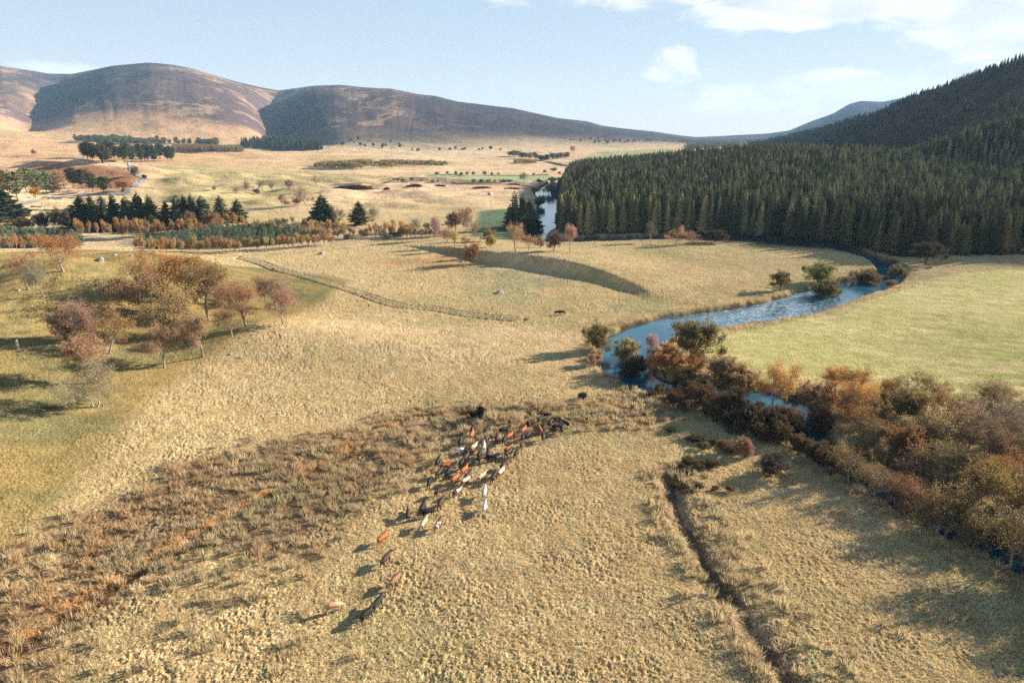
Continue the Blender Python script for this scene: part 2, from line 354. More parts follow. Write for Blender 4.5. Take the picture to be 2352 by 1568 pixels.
def land_colour(x, y, z):
    r = np.hypot(x, y); t = x/np.maximum(y, 1)
    n1 = fbm(x/2.2, y/2.2, 101, 3); n2 = fbm(x/14., y/14., 103, 3); n3 = fbm(x/70., y/55., 107, 4); n4 = fbm(x/.55, y/.55, 109, 2)
    f = lambda v: v[:, None]
    mixc = lambda C, D, m: C*(1 - f(m)) + D*f(m)
    C = np.broadcast_to(L(.55, .40, .205), (len(x), 3)).copy()
    C = mixc(C, L(.48, .375, .185), sm(-.1, .6, n2 + .5*n3))
    C = mixc(C, L(.62, .455, .26), sm(.1, .7, n3 - .3*n2))
    C = mixc(C, L(.31, .30, .15), sm(.25, .8, n4 + .5*n1)*.6)
    C = mixc(C, L(.42, .33, .20), sm(.15, .6, fbm(x/7., y/5., 111, 4))*.45*sm(260, 90, y))
    # far valley
    fv = sm(380, 620, y); C = mixc(C, L(.74, .52, .315), fv*.92)
    st = fbm(x/210. + .3*n3, y/55., 113, 4)
    C = mixc(C, L(.60, .38, .22), fv*sm(.05, .5, st)*.7)
    C = mixc(C, L(.46, .37, .20), fv*sm(.15, .6, fbm(x/300., y/90., 117, 4))*.45)
    C = mixc(C, L(.40, .27, .16), fv*sm(.22, .40, fbm(x/60. + .4*n2, y/16., 119, 4))*.5)
    C = mixc(C, L(.50, .31, .16), sm(-.15, -.45, t)*sm(700, 1100, y)*(.75 + .25*st))
    m = poly_mask(x, y, olive1, 26); C = mixc(C, L(.42, .34, .165)*f(1 + .35*n3 + .3*st), m*.85)
    m = poly_mask(x, y, moorland, 60); C = mixc(C, L(.50, .31, .17), m*(.5 + .5*sm(-.2, .3, st)))
    m = poly_mask(x, y, heath, 12); C = mixc(C, L(.30, .155, .085)*f(1 + .5*n2), m)
    m = poly_mask(x, y, larch_strip, 30); C = mixc(C, L(.40, .29, .12), m*.6)
    for b in burned: m = poly_mask(x, y, b, 7); C = mixc(C, L(.20, .12, .09), m*sm(-.5, .2, n2 + .4)*.8)
    m = poly_mask(x, y, farm, 6); C = mixc(C, L(.38, .42, .22), m)
    m = poly_mask(x, y, farm2, 12); C = mixc(C, L(.40, .41, .20), m*.8)
    m = poly_mask(x, y, paddock_shade, 3); C = mixc(C, L(.14, .20, .12), m*.95)  # green of the paddock, with its shade painted into the colour
    # left slope
    m = poly_mask(x, y, leftfoot, 3.5)*sm(-.25, .1, n2*.3 + .25)
    O = mixc(np.broadcast_to(L(.34, .24, .095), C.shape), L(.245, .20, .085), sm(-.25, .35, n2 + .3*n3))
    edge = sm(34, 4, np.interp(y, [0, 70, 130, 175, 200, 240, 300], [-60, -61, -73, -66, -60, -78, -120]) - x)
    O = mixc(O, L(.19, .175, .08), edge*sm(-.6, .3, n2)*.75)
    O = mixc(O, L(.42, .31, .13), sm(.15, .7, n3 + .4*n1)*.6)
    C = mixc(C, O, m)
    m = poly_mask(x, y, plateau, 5); C = mixc(C, L(.50, .38, .25)*f(1 + .3*n2), m*.7)
    m = poly_mask(x, y, dell, 12); C = mixc(C, L(.36, .335, .18), m*sm(-.4, .3, n2)*.8)
    m = poly_mask(x, y, brack, 8); C = mixc(C, L(.48, .25, .11), m*sm(-.15, .4, n1 + n2)*.75)
    # green meadow: brighter where grazed, streaked across the fall line
    m = poly_mask(x, y, green_f, 1.2)
    ca, sa = math.cos(.35), math.sin(.35); gs = fbm((x*ca - y*sa)/9., (x*sa + y*ca)/2.2, 121, 4)
    Gc = mixc(np.broadcast_to(L(.62, .53, .21), C.shape), L(.76, .60, .29), sm(-.15, .5, gs + .4*n3))
    Gc = mixc(Gc, L(.42, .42, .12), sm(-.1, .5, n3 - gs*.6)*sm(260, 150, y + .25*x)*.8)
    C = mixc(C, Gc, m)
    # rushes and wet lines
    m = poly_mask(x, y, rush_p, 5); m = m*sm(-.55, .1, n2 + .25)
    C = mixc(C, L(.24, .165, .095), m*.85)  # shade of the gaps among the rushes, put into the ground colour
    C = mixc(C, L(.34, .20, .10), m*sm(-.1, .6, fbm(x/4., y/3., 131, 3) + .35*sm(-10, -60, x))*.55)
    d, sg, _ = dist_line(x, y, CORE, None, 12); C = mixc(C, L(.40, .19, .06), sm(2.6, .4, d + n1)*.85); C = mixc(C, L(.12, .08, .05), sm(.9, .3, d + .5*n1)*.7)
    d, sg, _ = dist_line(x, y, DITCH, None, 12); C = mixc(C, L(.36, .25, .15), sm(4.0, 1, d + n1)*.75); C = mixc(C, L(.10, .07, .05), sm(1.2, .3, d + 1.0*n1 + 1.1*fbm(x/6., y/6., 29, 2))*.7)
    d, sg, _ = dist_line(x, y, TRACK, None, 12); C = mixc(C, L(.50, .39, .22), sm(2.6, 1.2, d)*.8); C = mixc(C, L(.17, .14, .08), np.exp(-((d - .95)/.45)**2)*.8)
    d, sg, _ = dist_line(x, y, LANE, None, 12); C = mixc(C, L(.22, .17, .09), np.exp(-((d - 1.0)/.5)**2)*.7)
    for k_ in (-14, 26):   # two faint wheel lines parted from the track
        d2, _, _ = dist_line(x + .25*k_, y + k_*.6, TRACK, None, 12); C = mixc(C, L(.30, .25, .13), np.exp(-((d2 - .9)/.4)**2)*.25)
    # soil of the banks and river bed
    d, sg, w = dist_line(x, y, RIV[:, :2], RIV[:, 2], 40)
    C = mixc(C, L(.45, .33, .17)*f(1 + .3*n1), sm(9, 3, d - w + n1*2)*.7)
    C = mixc(C, L(.14, .085, .045)*f(1 + .4*n1), sm(2.4, .8, d - w + n1*1.0))
    C = mixc(C, L(.055, .045, .035), sm(.5, -.6, d - w))
    # forest floor
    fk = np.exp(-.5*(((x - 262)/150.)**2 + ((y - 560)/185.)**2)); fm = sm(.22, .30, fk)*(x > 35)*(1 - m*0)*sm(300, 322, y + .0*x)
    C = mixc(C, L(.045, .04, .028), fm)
    rh = sm(8, 22, right_hill(x, y)*(x > 200))
    C = mixc(C, L(.13, .085, .04)*f(1 + .5*n3), rh)
    # far hills: heather, burnt strips, pale grass
    q = (y - np.interp(t, TG, FG))/(np.interp(t, TG, RG) - np.interp(t, TG, FG)); hm = sm(-.02, .16, q)*(y > 1800)
    tx = t*4400
    a1 = fbm(tx/520. + .5*n3 - y/900., y/420., 141, 5, .62); a2 = fbm(tx/150. - y/300., y/130., 147, 4, .62); a3 = fbm(tx/1300. + 3, y/1500., 151, 3)
    lowq = sm(.22, .10, q + .10*a1)*sm(tt(760), tt(560), t)
    H = mixc(np.broadcast_to(L(.15, .105, .10), C.shape), L(.36, .235, .155), sm(.10, .34, a2 + .7*a1)*.8)
    H = mixc(H, L(.52, .32, .18), lowq)
    left = sm(tt(140), tt(60), t)
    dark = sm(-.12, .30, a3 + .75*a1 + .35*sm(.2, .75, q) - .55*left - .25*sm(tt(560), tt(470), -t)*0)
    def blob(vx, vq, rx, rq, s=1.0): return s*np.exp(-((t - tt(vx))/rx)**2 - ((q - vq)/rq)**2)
    dk = blob(190, .62, .085, .35, .9) + blob(300, .55, .08, .25, .5) + blob(700, .5, .06, .22, .9) + blob(1150, .62, .20, .34, .9) + blob(1000, .35, .22, .16, .45) + blob(1320, .5, .12, .4, .6) - blob(840, .62, .06, .3, .9) - blob(560, .6, .045, .45, .5) - blob(420, .95, .03, .2, .3) - blob(900, .35, .05, .1, .6)  # heather patches; those on left flanks also hold the slope's shade in colour
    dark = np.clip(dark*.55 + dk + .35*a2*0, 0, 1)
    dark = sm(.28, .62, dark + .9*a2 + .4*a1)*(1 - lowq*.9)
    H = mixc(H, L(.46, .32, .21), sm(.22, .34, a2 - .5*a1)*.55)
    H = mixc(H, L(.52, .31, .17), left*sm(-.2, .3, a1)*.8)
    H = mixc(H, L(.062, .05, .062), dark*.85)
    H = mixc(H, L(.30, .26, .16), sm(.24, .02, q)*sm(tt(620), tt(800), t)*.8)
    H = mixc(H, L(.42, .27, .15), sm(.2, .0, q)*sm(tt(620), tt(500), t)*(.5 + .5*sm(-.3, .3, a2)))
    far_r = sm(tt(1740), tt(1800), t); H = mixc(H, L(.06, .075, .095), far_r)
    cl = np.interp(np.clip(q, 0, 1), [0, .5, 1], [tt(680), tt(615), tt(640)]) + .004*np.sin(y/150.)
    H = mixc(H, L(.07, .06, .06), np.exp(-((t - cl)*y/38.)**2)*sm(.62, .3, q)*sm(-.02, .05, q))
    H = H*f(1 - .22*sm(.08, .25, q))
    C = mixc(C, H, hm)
    # small broken lumps of light and dark turf
    C = C*f(1 + .16*n1*sm(700, 200, y) + .10*n4*sm(400, 100, y))
    return np.clip(C, .01, .9)

def lumps(x, y):
    """tussocky surface of the grassland"""
    ns = 1 - poly_mask(x, y, green_f, 1.5)*.80
    ls = poly_mask(x, y, leftfoot, 3); rp = poly_mask(x, y, rush_p, 5)
    d, _, w = dist_line(x, y, RIV[:, :2], RIV[:, 2], 40); wet = sm(.0, 2.2, d - w)
    a = fbm(x/.34, y/.34, 201, 2, .7); b = fbm(x/2.6, y/2.6, 205, 2); c = fbm(x/.9, y/.9, 209, 1)
    g = .105*a*(.7 + .9*sm(-.3, .5, fbm(x/6., y/6., 221, 3))) + .07*b + .04*c
    big = sm(.25, .6, fbm(x/1.9, y/1.9, 213, 2))*.22
    se = sm(40, 70, x)*sm(175, 60, y)
    big2 = sm(.15, .55, fbm((x*.8 - y*.6)/1.5, (x*.6 + y*.8)/3.0, 217, 2))*.38*se
    return wet*ns*((g*(1 - .45*ls))*(1 + .2*rp) + big*.5*rp + big2)
def build_ground():
    phi = np.concatenate([np.arange(-82, -43, .8), np.arange(-43, 43, .060), np.arange(43, 90, .8)])
    r = [26.0]
    while r[-1] < 240:
        q = r[-1]; r.append(q + max(.08, (q*q + 2500)/50*R(.060)))
    while r[-1] < 11000:
        q = r[-1]; r.append(q*(1.0046 if q < 1000 else 1.0052))
    r = np.array(r); ph = R(1)*phi
    RR, PH = np.meshgrid(r, ph, indexing='ij')
    x = (RR*np.sin(PH)).ravel(); y = (RR*np.cos(PH)).ravel()
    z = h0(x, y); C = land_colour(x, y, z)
    near = np.where((RR.ravel() < 620))[0]
    z[near] += lumps(x[near], y[near])*sm(620, 300, RR.ravel()[near])
    rough = np.where((x > 200) & (y > 300) | (y > 2300))[0]
    nr, npz = len(r), len(phi)
    i = np.arange(nr - 1)[:, None]*npz + np.arange(npz - 1)[None, :]; i = i.ravel()
    F = np.stack([i, i + 1, i + npz + 1, i + npz], 1)
    me = mesh_np('ground', np.stack([x, y, z], 1), F, smooth=True); setcol(me, C)
    m, n = mat('turf'); ca = n('ShaderNodeVertexColor', layer_name='Col')
    tc = n('ShaderNodeNewGeometry'); P = tc.outputs['Position']
    a = n('ShaderNodeTexNoise', {'Vector': P, 'Scale': 2.4, 'Detail': 4.0, 'Roughness': .7})
    b = n('ShaderNodeTexNoise', {'Vector': P, 'Scale': .28, 'Detail': 5.0, 'Roughness': .65})
    c = n('ShaderNodeTexNoise', {'Vector': P, 'Scale': .022, 'Detail': 8.0, 'Roughness': .68})
    f = n.math('ADD', n.math('MULTIPLY', a.outputs[0], .75), n.math('MULTIPLY', b.outputs[0], .8))
    f = n.math('ADD', f, n.math('MULTIPLY', c.outputs[0], .7)); f = n.math('ADD', f, -.13)
    e = n('ShaderNodeTexNoise', {'Vector': P, 'Scale': 4.6, 'Detail': 3.0, 'Roughness': .85})      # speckle that puts the shade between tufts into the turf colour
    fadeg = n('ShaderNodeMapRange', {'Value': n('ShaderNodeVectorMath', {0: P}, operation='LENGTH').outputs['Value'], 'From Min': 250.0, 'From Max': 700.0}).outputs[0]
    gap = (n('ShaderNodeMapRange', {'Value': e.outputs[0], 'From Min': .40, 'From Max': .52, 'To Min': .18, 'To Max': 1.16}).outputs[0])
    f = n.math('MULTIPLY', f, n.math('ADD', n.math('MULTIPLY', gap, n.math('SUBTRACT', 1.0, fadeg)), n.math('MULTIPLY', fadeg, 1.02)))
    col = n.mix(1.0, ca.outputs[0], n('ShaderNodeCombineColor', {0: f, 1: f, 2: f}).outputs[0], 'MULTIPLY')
    dist = n('ShaderNodeVectorMath', {0: P}, operation='LENGTH').outputs['Value']
    bh = n.math('ADD', n.math('MULTIPLY', a.outputs[0], .28), n.math('MULTIPLY', c.outputs[0], n.math('MULTIPLY', n.math('MINIMUM', dist, 4000.0), .005)))
    bh = n.math('ADD', bh, n.math('MULTIPLY', b.outputs[0], n.math('MULTIPLY', n.math('MINIMUM', dist, 1500.0), .0016)))
    bp = n('ShaderNodeBump', {'Height': bh, 'Strength': .75, 'Distance': 1.0})
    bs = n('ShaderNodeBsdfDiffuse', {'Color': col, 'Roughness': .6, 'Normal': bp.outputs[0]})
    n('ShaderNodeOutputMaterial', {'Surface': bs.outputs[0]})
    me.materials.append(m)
    o = add_obj('ground', me); tag(o, kind='structure'); return o
ground = build_ground()

def build_river():
    P = RIV; T = np.gradient(P[:, :2], axis=0); T /= np.linalg.norm(T, axis=1)[:, None]; Nn = np.stack([-T[:, 1], T[:, 0]], 1)
    k = np.linspace(-1, 1, 7); V = []
    for a in k: V.append(np.column_stack([P[:, :2] + Nn*(P[:, 2:3] + 2.6)*a, np.full(len(P), WATER)]))
    V = np.stack(V, 1).reshape(-1, 3); m_ = len(k); i = (np.arange(len(P) - 1)[:, None]*m_ + np.arange(m_ - 1)[None]).ravel()
    # near the far loops the ribbon could fold over itself: keep it simple and let it lie flat
    F = np.stack([i, i + 1, i + m_ + 1, i + m_], 1)
    m, n = mat('river_water'); tc = n('ShaderNodeNewGeometry')
    mp = n('ShaderNodeMapping', {'Vector': tc.outputs['Position'], 'Scale': (1, 1, 1)})
    a = n('ShaderNodeTexNoise', {'Vector': mp.outputs[0], 'Scale': .8, 'Detail': 3.0, 'Roughness': .6, 'Distortion': .6})
    b = n('ShaderNodeTexNoise', {'Vector': mp.outputs[0], 'Scale': .055, 'Detail': 2.0})
    calm = n('ShaderNodeMapRange', {'Value': b.outputs[0], 'From Min': .42, 'From Max': .62})
    # riffle on the bend; white cloud reflection is put into its foam colour
    rx, ry = flat(1770, 716, WATER)
    dv = n('ShaderNodeVectorMath', {0: tc.outputs['Position'], 1: (float(rx), float(ry), WATER)}, operation='DISTANCE').outputs['Value']
    rif = n('ShaderNodeMapRange', {'Value': dv, 'From Min': 14.0, 'From Max': 44.0, 'To Min': 1.0, 'To Max': 0.0})
    s = n.math('ADD', n.math('MULTIPLY', calm.outputs[0], .05), n.math('MULTIPLY', rif.outputs[0], .18))
    bp = n('ShaderNodeBump', {'Height': a.outputs[0], 'Strength': n.math('ADD', s, .03), 'Distance': .5})
    foam_glare = n('ShaderNodeTexNoise', {'Vector': mp.outputs[0], 'Scale': .9, 'Detail': 6.0, 'Roughness': .7})
    fo = n.math('MULTIPLY', n('ShaderNodeMapRange', {'Value': foam_glare.outputs[0], 'From Min': .46, 'From Max': .68}).outputs[0], rif.outputs[0])
    col = n.mix(fo, (.014, .072, .108), (.42, .43, .46))  # blue base colour makes up part of the sky's reflection
    bs = n('ShaderNodeBsdfPrincipled', {'Base Color': col, 'Roughness': .04, 'IOR': 1.33, 'Specular IOR Level': .85, 'Normal': bp.outputs[0]})
    n('ShaderNodeOutputMaterial', {'Surface': bs.outputs[0]})
    me = mesh_np('river_water', V, F, [m], True); o = add_obj('river_water', me); tag(o, kind='structure')
build_river()

def haze():
    x0, x1, y0, y1, z0, z1 = -9500, 9500, -300, 11600, -8, 760
    V = np.array([(x, y, z) for x in (x0, x1) for y in (y0, y1) for z in (z0, z1)], float)
    F = np.array([(0, 1, 3, 2), (4, 6, 7, 5), (0, 4, 5, 1), (2, 3, 7, 6), (0, 2, 6, 4), (1, 5, 7, 3)])
    m, n = mat('haze_air')
    v = n('ShaderNodeVolumePrincipled', {'Color': (.42, .70, 1.0, 1), 'Density': 4.4e-5, 'Anisotropy': 0.0})
    n('ShaderNodeOutputMaterial', {'Volume': v.outputs[0]})
    o = add_obj('haze', mesh_np('haze', V, F, [m])); tag(o, kind='stuff'); return o
HAZE = True
if HAZE: haze()

# ------------------------------------------------------------------ plant materials
def bark_mat(name, c1, c2):
    m, n = mat(name); tc = n('ShaderNodeTexCoord')
    a = n('ShaderNodeTexNoise', {'Vector': tc.outputs['Object'], 'Scale': 3.0, 'Detail': 5.0, 'Roughness': .7})
    col = n.mix(n('ShaderNodeMapRange', {'Value': a.outputs[0], 'From Min': .35, 'From Max': .65}).outputs[0], c1, c2)
    n('ShaderNodeOutputMaterial', {'Surface': n('ShaderNodeBsdfDiffuse', {'Color': col, 'Roughness': .5}).outputs[0]}); return m
def leaf_mat(name, source='OBJECT', trans=.35, var=.5):
    """foliage coloured by the plant's own colour, each clump a little different"""
    m, n = mat(name); tc = n('ShaderNodeTexCoord')
    if source == 'OBJECT': c = n('ShaderNodeObjectInfo').outputs['Color']
    else: c = n('ShaderNodeAttribute', attribute_type='INSTANCER', attribute_name='col').outputs['Color']
    a = n('ShaderNodeTexNoise', {'Vector': tc.outputs['Object'], 'Scale': 1.1, 'Detail': 3.0})
    b = n('ShaderNodeTexNoise', {'Vector': tc.outputs['Object'], 'Scale': 5.0, 'Detail': 2.0})
    f = n.math('ADD', n.math('MULTIPLY', a.outputs[0], 1.1*var*2), n.math('MULTIPLY', b.outputs[0], .9*var*2)); f = n.math('ADD', f, 1 - 2*var)
    col = n.mix(1.0, c, n('ShaderNodeCombineColor', {0: f, 1: f, 2: f}).outputs[0], 'MULTIPLY')
    d = n('ShaderNodeBsdfDiffuse', {'Color': col, 'Roughness': .5}); t = n('ShaderNodeBsdfTranslucent', {'Color': col})
    ms = n('ShaderNodeMixShader', {0: trans, 1: d.outputs[0], 2: t.outputs[0]})
    n('ShaderNodeOutputMaterial', {'Surface': ms.outputs[0]}); return m
BARK = bark_mat('pale_bark', (.20, .16, .12), (.42, .37, .31)); BARKD = bark_mat('dark_bark', (.07, .055, .04), (.16, .125, .09)); TWIG = bark_mat('twig_bark', (.13, .085, .065), (.24, .16, .12))
LEAF = leaf_mat('autumn_leaf'); NEEDLE = leaf_mat('needles', trans=.08, var=.4)
NEEDLE_I = leaf_mat('needles_of_a_wood', 'INST', .08, .4); LEAF_I = leaf_mat('leaves_of_a_wood', 'INST', .35, .4); GRASS_I = leaf_mat('grass_blade', 'INST', .35, .25)

# ------------------------------------------------------------------ growing plants
def tubes(P0, P1, R0, R1, k):
    P0, P1, R0, R1 = map(np.asarray, (P0, P1, R0, R1)); n_ = len(P0)
    if n_ == 0: return np.zeros((0, 3)), np.zeros((0, 4), int)
    D = P1 - P0; D /= np.linalg.norm(D, axis=1)[:, None] + 1e-9
    A = np.where(np.abs(D[:, 2:3]) < .9, [[0, 0, 1.]], [[1., 0, 0]]); U = np.cross(D, A); U /= np.linalg.norm(U, axis=1)[:, None] + 1e-9; W = np.cross(D, U)
    an = np.arange(k)*2*math.pi/k; ring = U[:, None]*np.cos(an)[None, :, None] + W[:, None]*np.sin(an)[None, :, None]
    V = np.concatenate([P0[:, None] + ring*R0[:, None, None], P1[:, None] + ring*R1[:, None, None]], 1)
    j = np.arange(k); j2 = (j + 1) % k; b = (np.arange(n_)*2*k)[:, None]
    F = np.stack([b + j, b + j2, b + j2 + k, b + j + k], -1).reshape(-1, 4)
    return V.reshape(-1, 3), F
def blades(P, D, Ln, Wd, g):
    """flat slivers: leaves, twig sprays, needle sprays"""
    n_ = len(P); Q = g.normal(size=(n_, 3)); U = np.cross(D, Q); U /= np.linalg.norm(U, axis=1)[:, None] + 1e-9
    a = P - U*Wd[:, None]*.3; b = P + U*Wd[:, None]*.3; c = P + D*Ln[:, None]*.55 + U*Wd[:, None]*.5; e = P + D*Ln[:, None]*.6 - U*Wd[:, None]*.5; t = P + D*Ln[:, None]
    V = np.stack([a, b, c, t, e], 1).reshape(-1, 3); i = (np.arange(n_)*5)[:, None]
    return V, np.concatenate([i + 0, i + 1, i + 2, i + 3, i + 4], 1)
def unit(g, n_):
    v = g.normal(size=(n_, 3)); return v/np.linalg.norm(v, axis=1)[:, None]
def join(parts):
    V = []; F = []; M = []; o = 0
    for v, f, mi in parts:
        if len(f) == 0: continue
        V.append(v); F.append((np.asarray(f) + o, mi)); o += len(v)
    return np.concatenate(V), F
def mesh_parts(name, parts, mats):
    V, F = join(parts); me = mesh_np(name, V, [f for f, _ in F], mats)
    mi = np.concatenate([np.full(len(f), k, np.int32) for f, k in F]); me.polygons.foreach_set('material_index', mi); return me

def broadleaf(seed, H=10.0, W=9.0, trunk=.28, stems=1, limbs=6, lean=.0, leaf=9, leafsize=.17, cz=.62, rz=.40, up=.25, bare=False, n2=5, n3=5, n4=4):
    """a spreading deciduous tree: skeleton of limbs inside an uneven crown, twigs and leaves at its ends"""
    g = np.random.default_rng(seed); segs = {0: [], 1: [], 2: [], 3: [], 4: []}; tips = []
    C = np.array([lean*H*.35, 0, cz*H]); E = np.array([W/2, W/2*(.85 + .2*g.random()), rz*H])
    ph = g.random(3)*6.28
    def bound(p, d, L_):
        q = (p - C)/E; dd = d/E; a = dd @ dd; b = 2*q @ dd
        az_ = math.atan2(p[1] + d[1], p[0] + d[0]); wob = 1 + .16*math.sin(2*az_ + ph[0]) + .12*math.sin(3*az_ + ph[1] + p[2]) + .10*math.sin(5*az_ + ph[2])
        c = q @ q - wob; disc = b*b - 4*a*c
        if disc < 0: return L_*.5
        t = (-b + math.sqrt(disc))/(2*a)
        return max(.15*L_, min(L_, t*.98))
    def branch(p, d, L_, r, lv):
        k = (5, 5, 4, 3, 2)[lv]; pts = [p]; d = d/np.linalg.norm(d); jit = (.10, .20, .24, .26, .25)[lv]
        for i in range(k):
            d = d + g.normal(size=3)*jit; d[2] += (up if lv > 0 else .1)*.35; d /= np.linalg.norm(d); pts.append(pts[-1] + d*L_/k)
        rr = np.linspace(r, r*(.62 if lv == 0 else .35), k + 1)
        if lv == 0: rr[0] *= 1.35
        for i in range(k): segs[lv].append((pts[i], pts[i + 1], rr[i], rr[i + 1]))
        return np.array(pts), rr, d
    for s in range(stems):
        a = g.random()*6.28 + s*2.4; tilt = .10 if stems == 1 else .55
        d0 = np.array([math.cos(a)*tilt + lean*.5, math.sin(a)*tilt, 1.]); L0 = trunk*H*(1 if stems == 1 else g.uniform(.7, 1.3)); r0 = (.020 if stems == 1 else .012)*H
        p0 = np.array([0, 0, -.04*H]) + (0 if stems == 1 else np.array([math.cos(a), math.sin(a), 0])*.03*W)
        P, rr, d = branch(p0, d0, L0 + .04*H, r0, 0)
        nl = limbs if stems == 1 else max(2, limbs//2)
        for i in range(nl):
            a1 = 2.4*i + g.random()*.8; f = 1 if i < nl*.6 else g.uniform(.6, 1); p = P[0] + (P[-1] - P[0])*f
            j = min(len(P) - 1, int(f*(len(P) - 1))); p = P[j]
            inc = g.uniform(.35, 1.15) if i else .15
            v = np.array([math.cos(a1)*math.sin(inc), math.sin(a1)*math.sin(inc), math.cos(inc)]) + (d*.25)
            L1 = bound(p, v/np.linalg.norm(v), .75*max(H*(1 - trunk), W/2))*.78
            P1, r1, d1 = branch(p, v, L1, rr[j]*.62, 1)
            for k in range(n2):
                j2 = g.integers(2, len(P1)); p = P1[j2]; v = d1*.8 + unit(g, 1)[0]*.95; v /= np.linalg.norm(v)
                L2 = bound(p, v, .26*H)*.85; P2, r2, d2 = branch(p, v, L2, r1[j2]*.55, 2)
                for l in range(n3):
                    j3 = g.integers(1, len(P2)); p = P2[j3]; v = d2*.7 + unit(g, 1)[0]; v /= np.linalg.norm(v)
                    L3 = bound(p, v, .13*H); P3, r3, d3 = branch(p, v, L3, max(.012, r2[j3]*.5), 3); tips.append(P3)
                    for q in range(n4):
                        j4 = g.integers(1, len(P3)); v = d3*.6 + unit(g, 1)[0]; v /= np.linalg.norm(v)
                        P4, r4, d4 = branch(P3[j4], v, bound(P3[j4], v, .075*H), .012, 4); tips.append(P4)
    def tb(lvs, k):
        S_ = [s for l in lvs for s in segs[l]]
        return tubes([s[0] for s in S_], [s[1] for s in S_], np.array([s[2] for s in S_]), np.array([s[3] for s in S_]), k)
    T = [(*tb((0,), 8), 0), (*tb((1,), 6), 0), (*tb((2,), 4), 0)]
    Cp = [(*tb((3, 4), 3), 0)]
    pts = np.concatenate([t[1:] for t in tips])
    if leaf:
        m_ = int(len(tips)*leaf); base = pts[g.integers(0, len(pts), m_)]
        off = unit(g, m_)*(g.random((m_, 1))**.5)*.035*H; P = base + off
        D = unit(g, m_)*.8 + off/(np.linalg.norm(off, axis=1)[:, None] + 1e-6); D[:, 2] += .1; D /= np.linalg.norm(D, axis=1)[:, None]
        Ln = leafsize*g.uniform(.6, 1.5, m_); Wd = Ln*(g.uniform(.45, .75, m_) if not bare else g.uniform(.07, .15, m_))
        Cp.append((*blades(P, D, Ln, Wd, g), 1))
    return T, Cp
def conifer(seed, H=16.0, W=5.0, kind='spruce', lv=24, per=9, dens=9):
    g = np.random.default_rng(seed); T = []; n_t = 6
    zz = np.linspace(-.3, H, n_t + 1); xy = np.cumsum(g.normal(size=(n_t + 1, 2))*.015*W, 0); xy[0] = 0
    P = np.column_stack([xy, zz]); rr = np.linspace(.013*H + .04, .012, n_t + 1)
    T.append((*tubes(P[:-1], P[1:], rr[:-1], rr[1:], 7), 0))
    B0, BD, BL = [], [], []
    lo = {'spruce': .06, 'larch': .10, 'pine': .26, 'young': .04, 'dense': .02}[kind]
    for i in range(lv):
        f = lo + (1 - lo)*(i/(lv - 1))**.92; z = f*H; q = (f - lo)/(1 - lo)
        if kind in ('spruce', 'dense'): rad = (W/2)*((1 - q)**.80)*(1 if q > .06 else .75) + .15
        elif kind == 'larch': rad = (W/2)*((1 - q)**.62)*min(1, .45 + 3*q) + .12
        elif kind == 'young': rad = (W/2)*((1 - q)**.6)*min(1, .6 + 3*q) + .08
        else: rad = (W/2)*math.sqrt(max(.03, 1 - (2*q - .95)**2))
        m_ = per if q < .85 else 5
        for j in range(m_):
            a = j*6.283/m_ + i*1.3 + g.normal()*.25; L_ = rad*g.uniform(.62, 1.22)
            el_ = {'spruce': g.uniform(-.30, .10) + .55*q, 'dense': g.uniform(-.2, .2) + .6*q, 'larch': g.uniform(-.15, .45), 'young': g.uniform(.1, .8), 'pine': g.uniform(-.1, .7)}[kind]
            B0.append([np.interp(z, zz, xy[:, 0]), np.interp(z, zz, xy[:, 1]), z + g.normal()*.012*H]); BD.append([math.cos(a)*math.cos(el_), math.sin(a)*math.cos(el_), math.sin(el_)]); BL.append(L_)
    B0, BD, BL = np.array(B0), np.array(BD), np.array(BL)
    keep = g.random(len(BL)) > .06; B0, BD, BL = B0[keep], BD[keep], BL[keep]
    B1 = B0 + BD*BL[:, None]; T.append((*tubes(B0, B1, .004*H*np.ones(len(BL)), .003*np.ones(len(BL)) + .004, 3), 0))
    m_ = len(BL)*dens; bi = np.repeat(np.arange(len(BL)), dens); f = g.uniform(.12, 1.0, m_)
    P = B0[bi] + BD[bi]*(BL[bi]*f)[:, None]
    side = np.cross(BD[bi], [0, 0, 1.]); side /= np.linalg.norm(side, axis=1)[:, None] + 1e-6
    if kind == 'pine':
        P = P + unit(g, m_)*.045*H*g.random((m_, 1)); D = unit(g, m_) + BD[bi]*.5 + [0, 0, .35]; D /= np.linalg.norm(D, axis=1)[:, None]; Ln = g.uniform(.35, .8, m_)*W*.13; Wd = Ln*.62
    else:
        sg = np.where(g.random(m_) < .5, -1, 1)[:, None]
        D = BD[bi]*.75 + side*sg*g.uniform(.2, .9, (m_, 1)) + np.stack([0*f, 0*f, g.uniform(-.55, .12, m_)], 1); D /= np.linalg.norm(D, axis=1)[:, None]
        Ln = (BL[bi]*(1.05 - .6*f)*.55 + .1)*g.uniform(.6, 1.2, m_); Wd = Ln*{'spruce': .56, 'dense': .6, 'larch': .26, 'young': .5}[kind]*g.uniform(.7, 1.3, m_)
    if kind in ('spruce', 'dense'):          # dense inside of the crown, an added core that blocks light passing through
        zc = np.linspace(.05 if kind == 'dense' else .12, .93, 9)*H; rc = .30*W*((1 - np.linspace(.05, .95, 9))**.8) + .04; c0 = np.column_stack([g.normal(size=9)*.03*W, g.normal(size=9)*.03*W, zc]); T.append((*tubes(c0[:-1], c0[1:], rc[:-1]*1.15, rc[1:]*.8, 7), 1))
    return T, [(*blades(P, D, Ln, Wd, g), 1)]

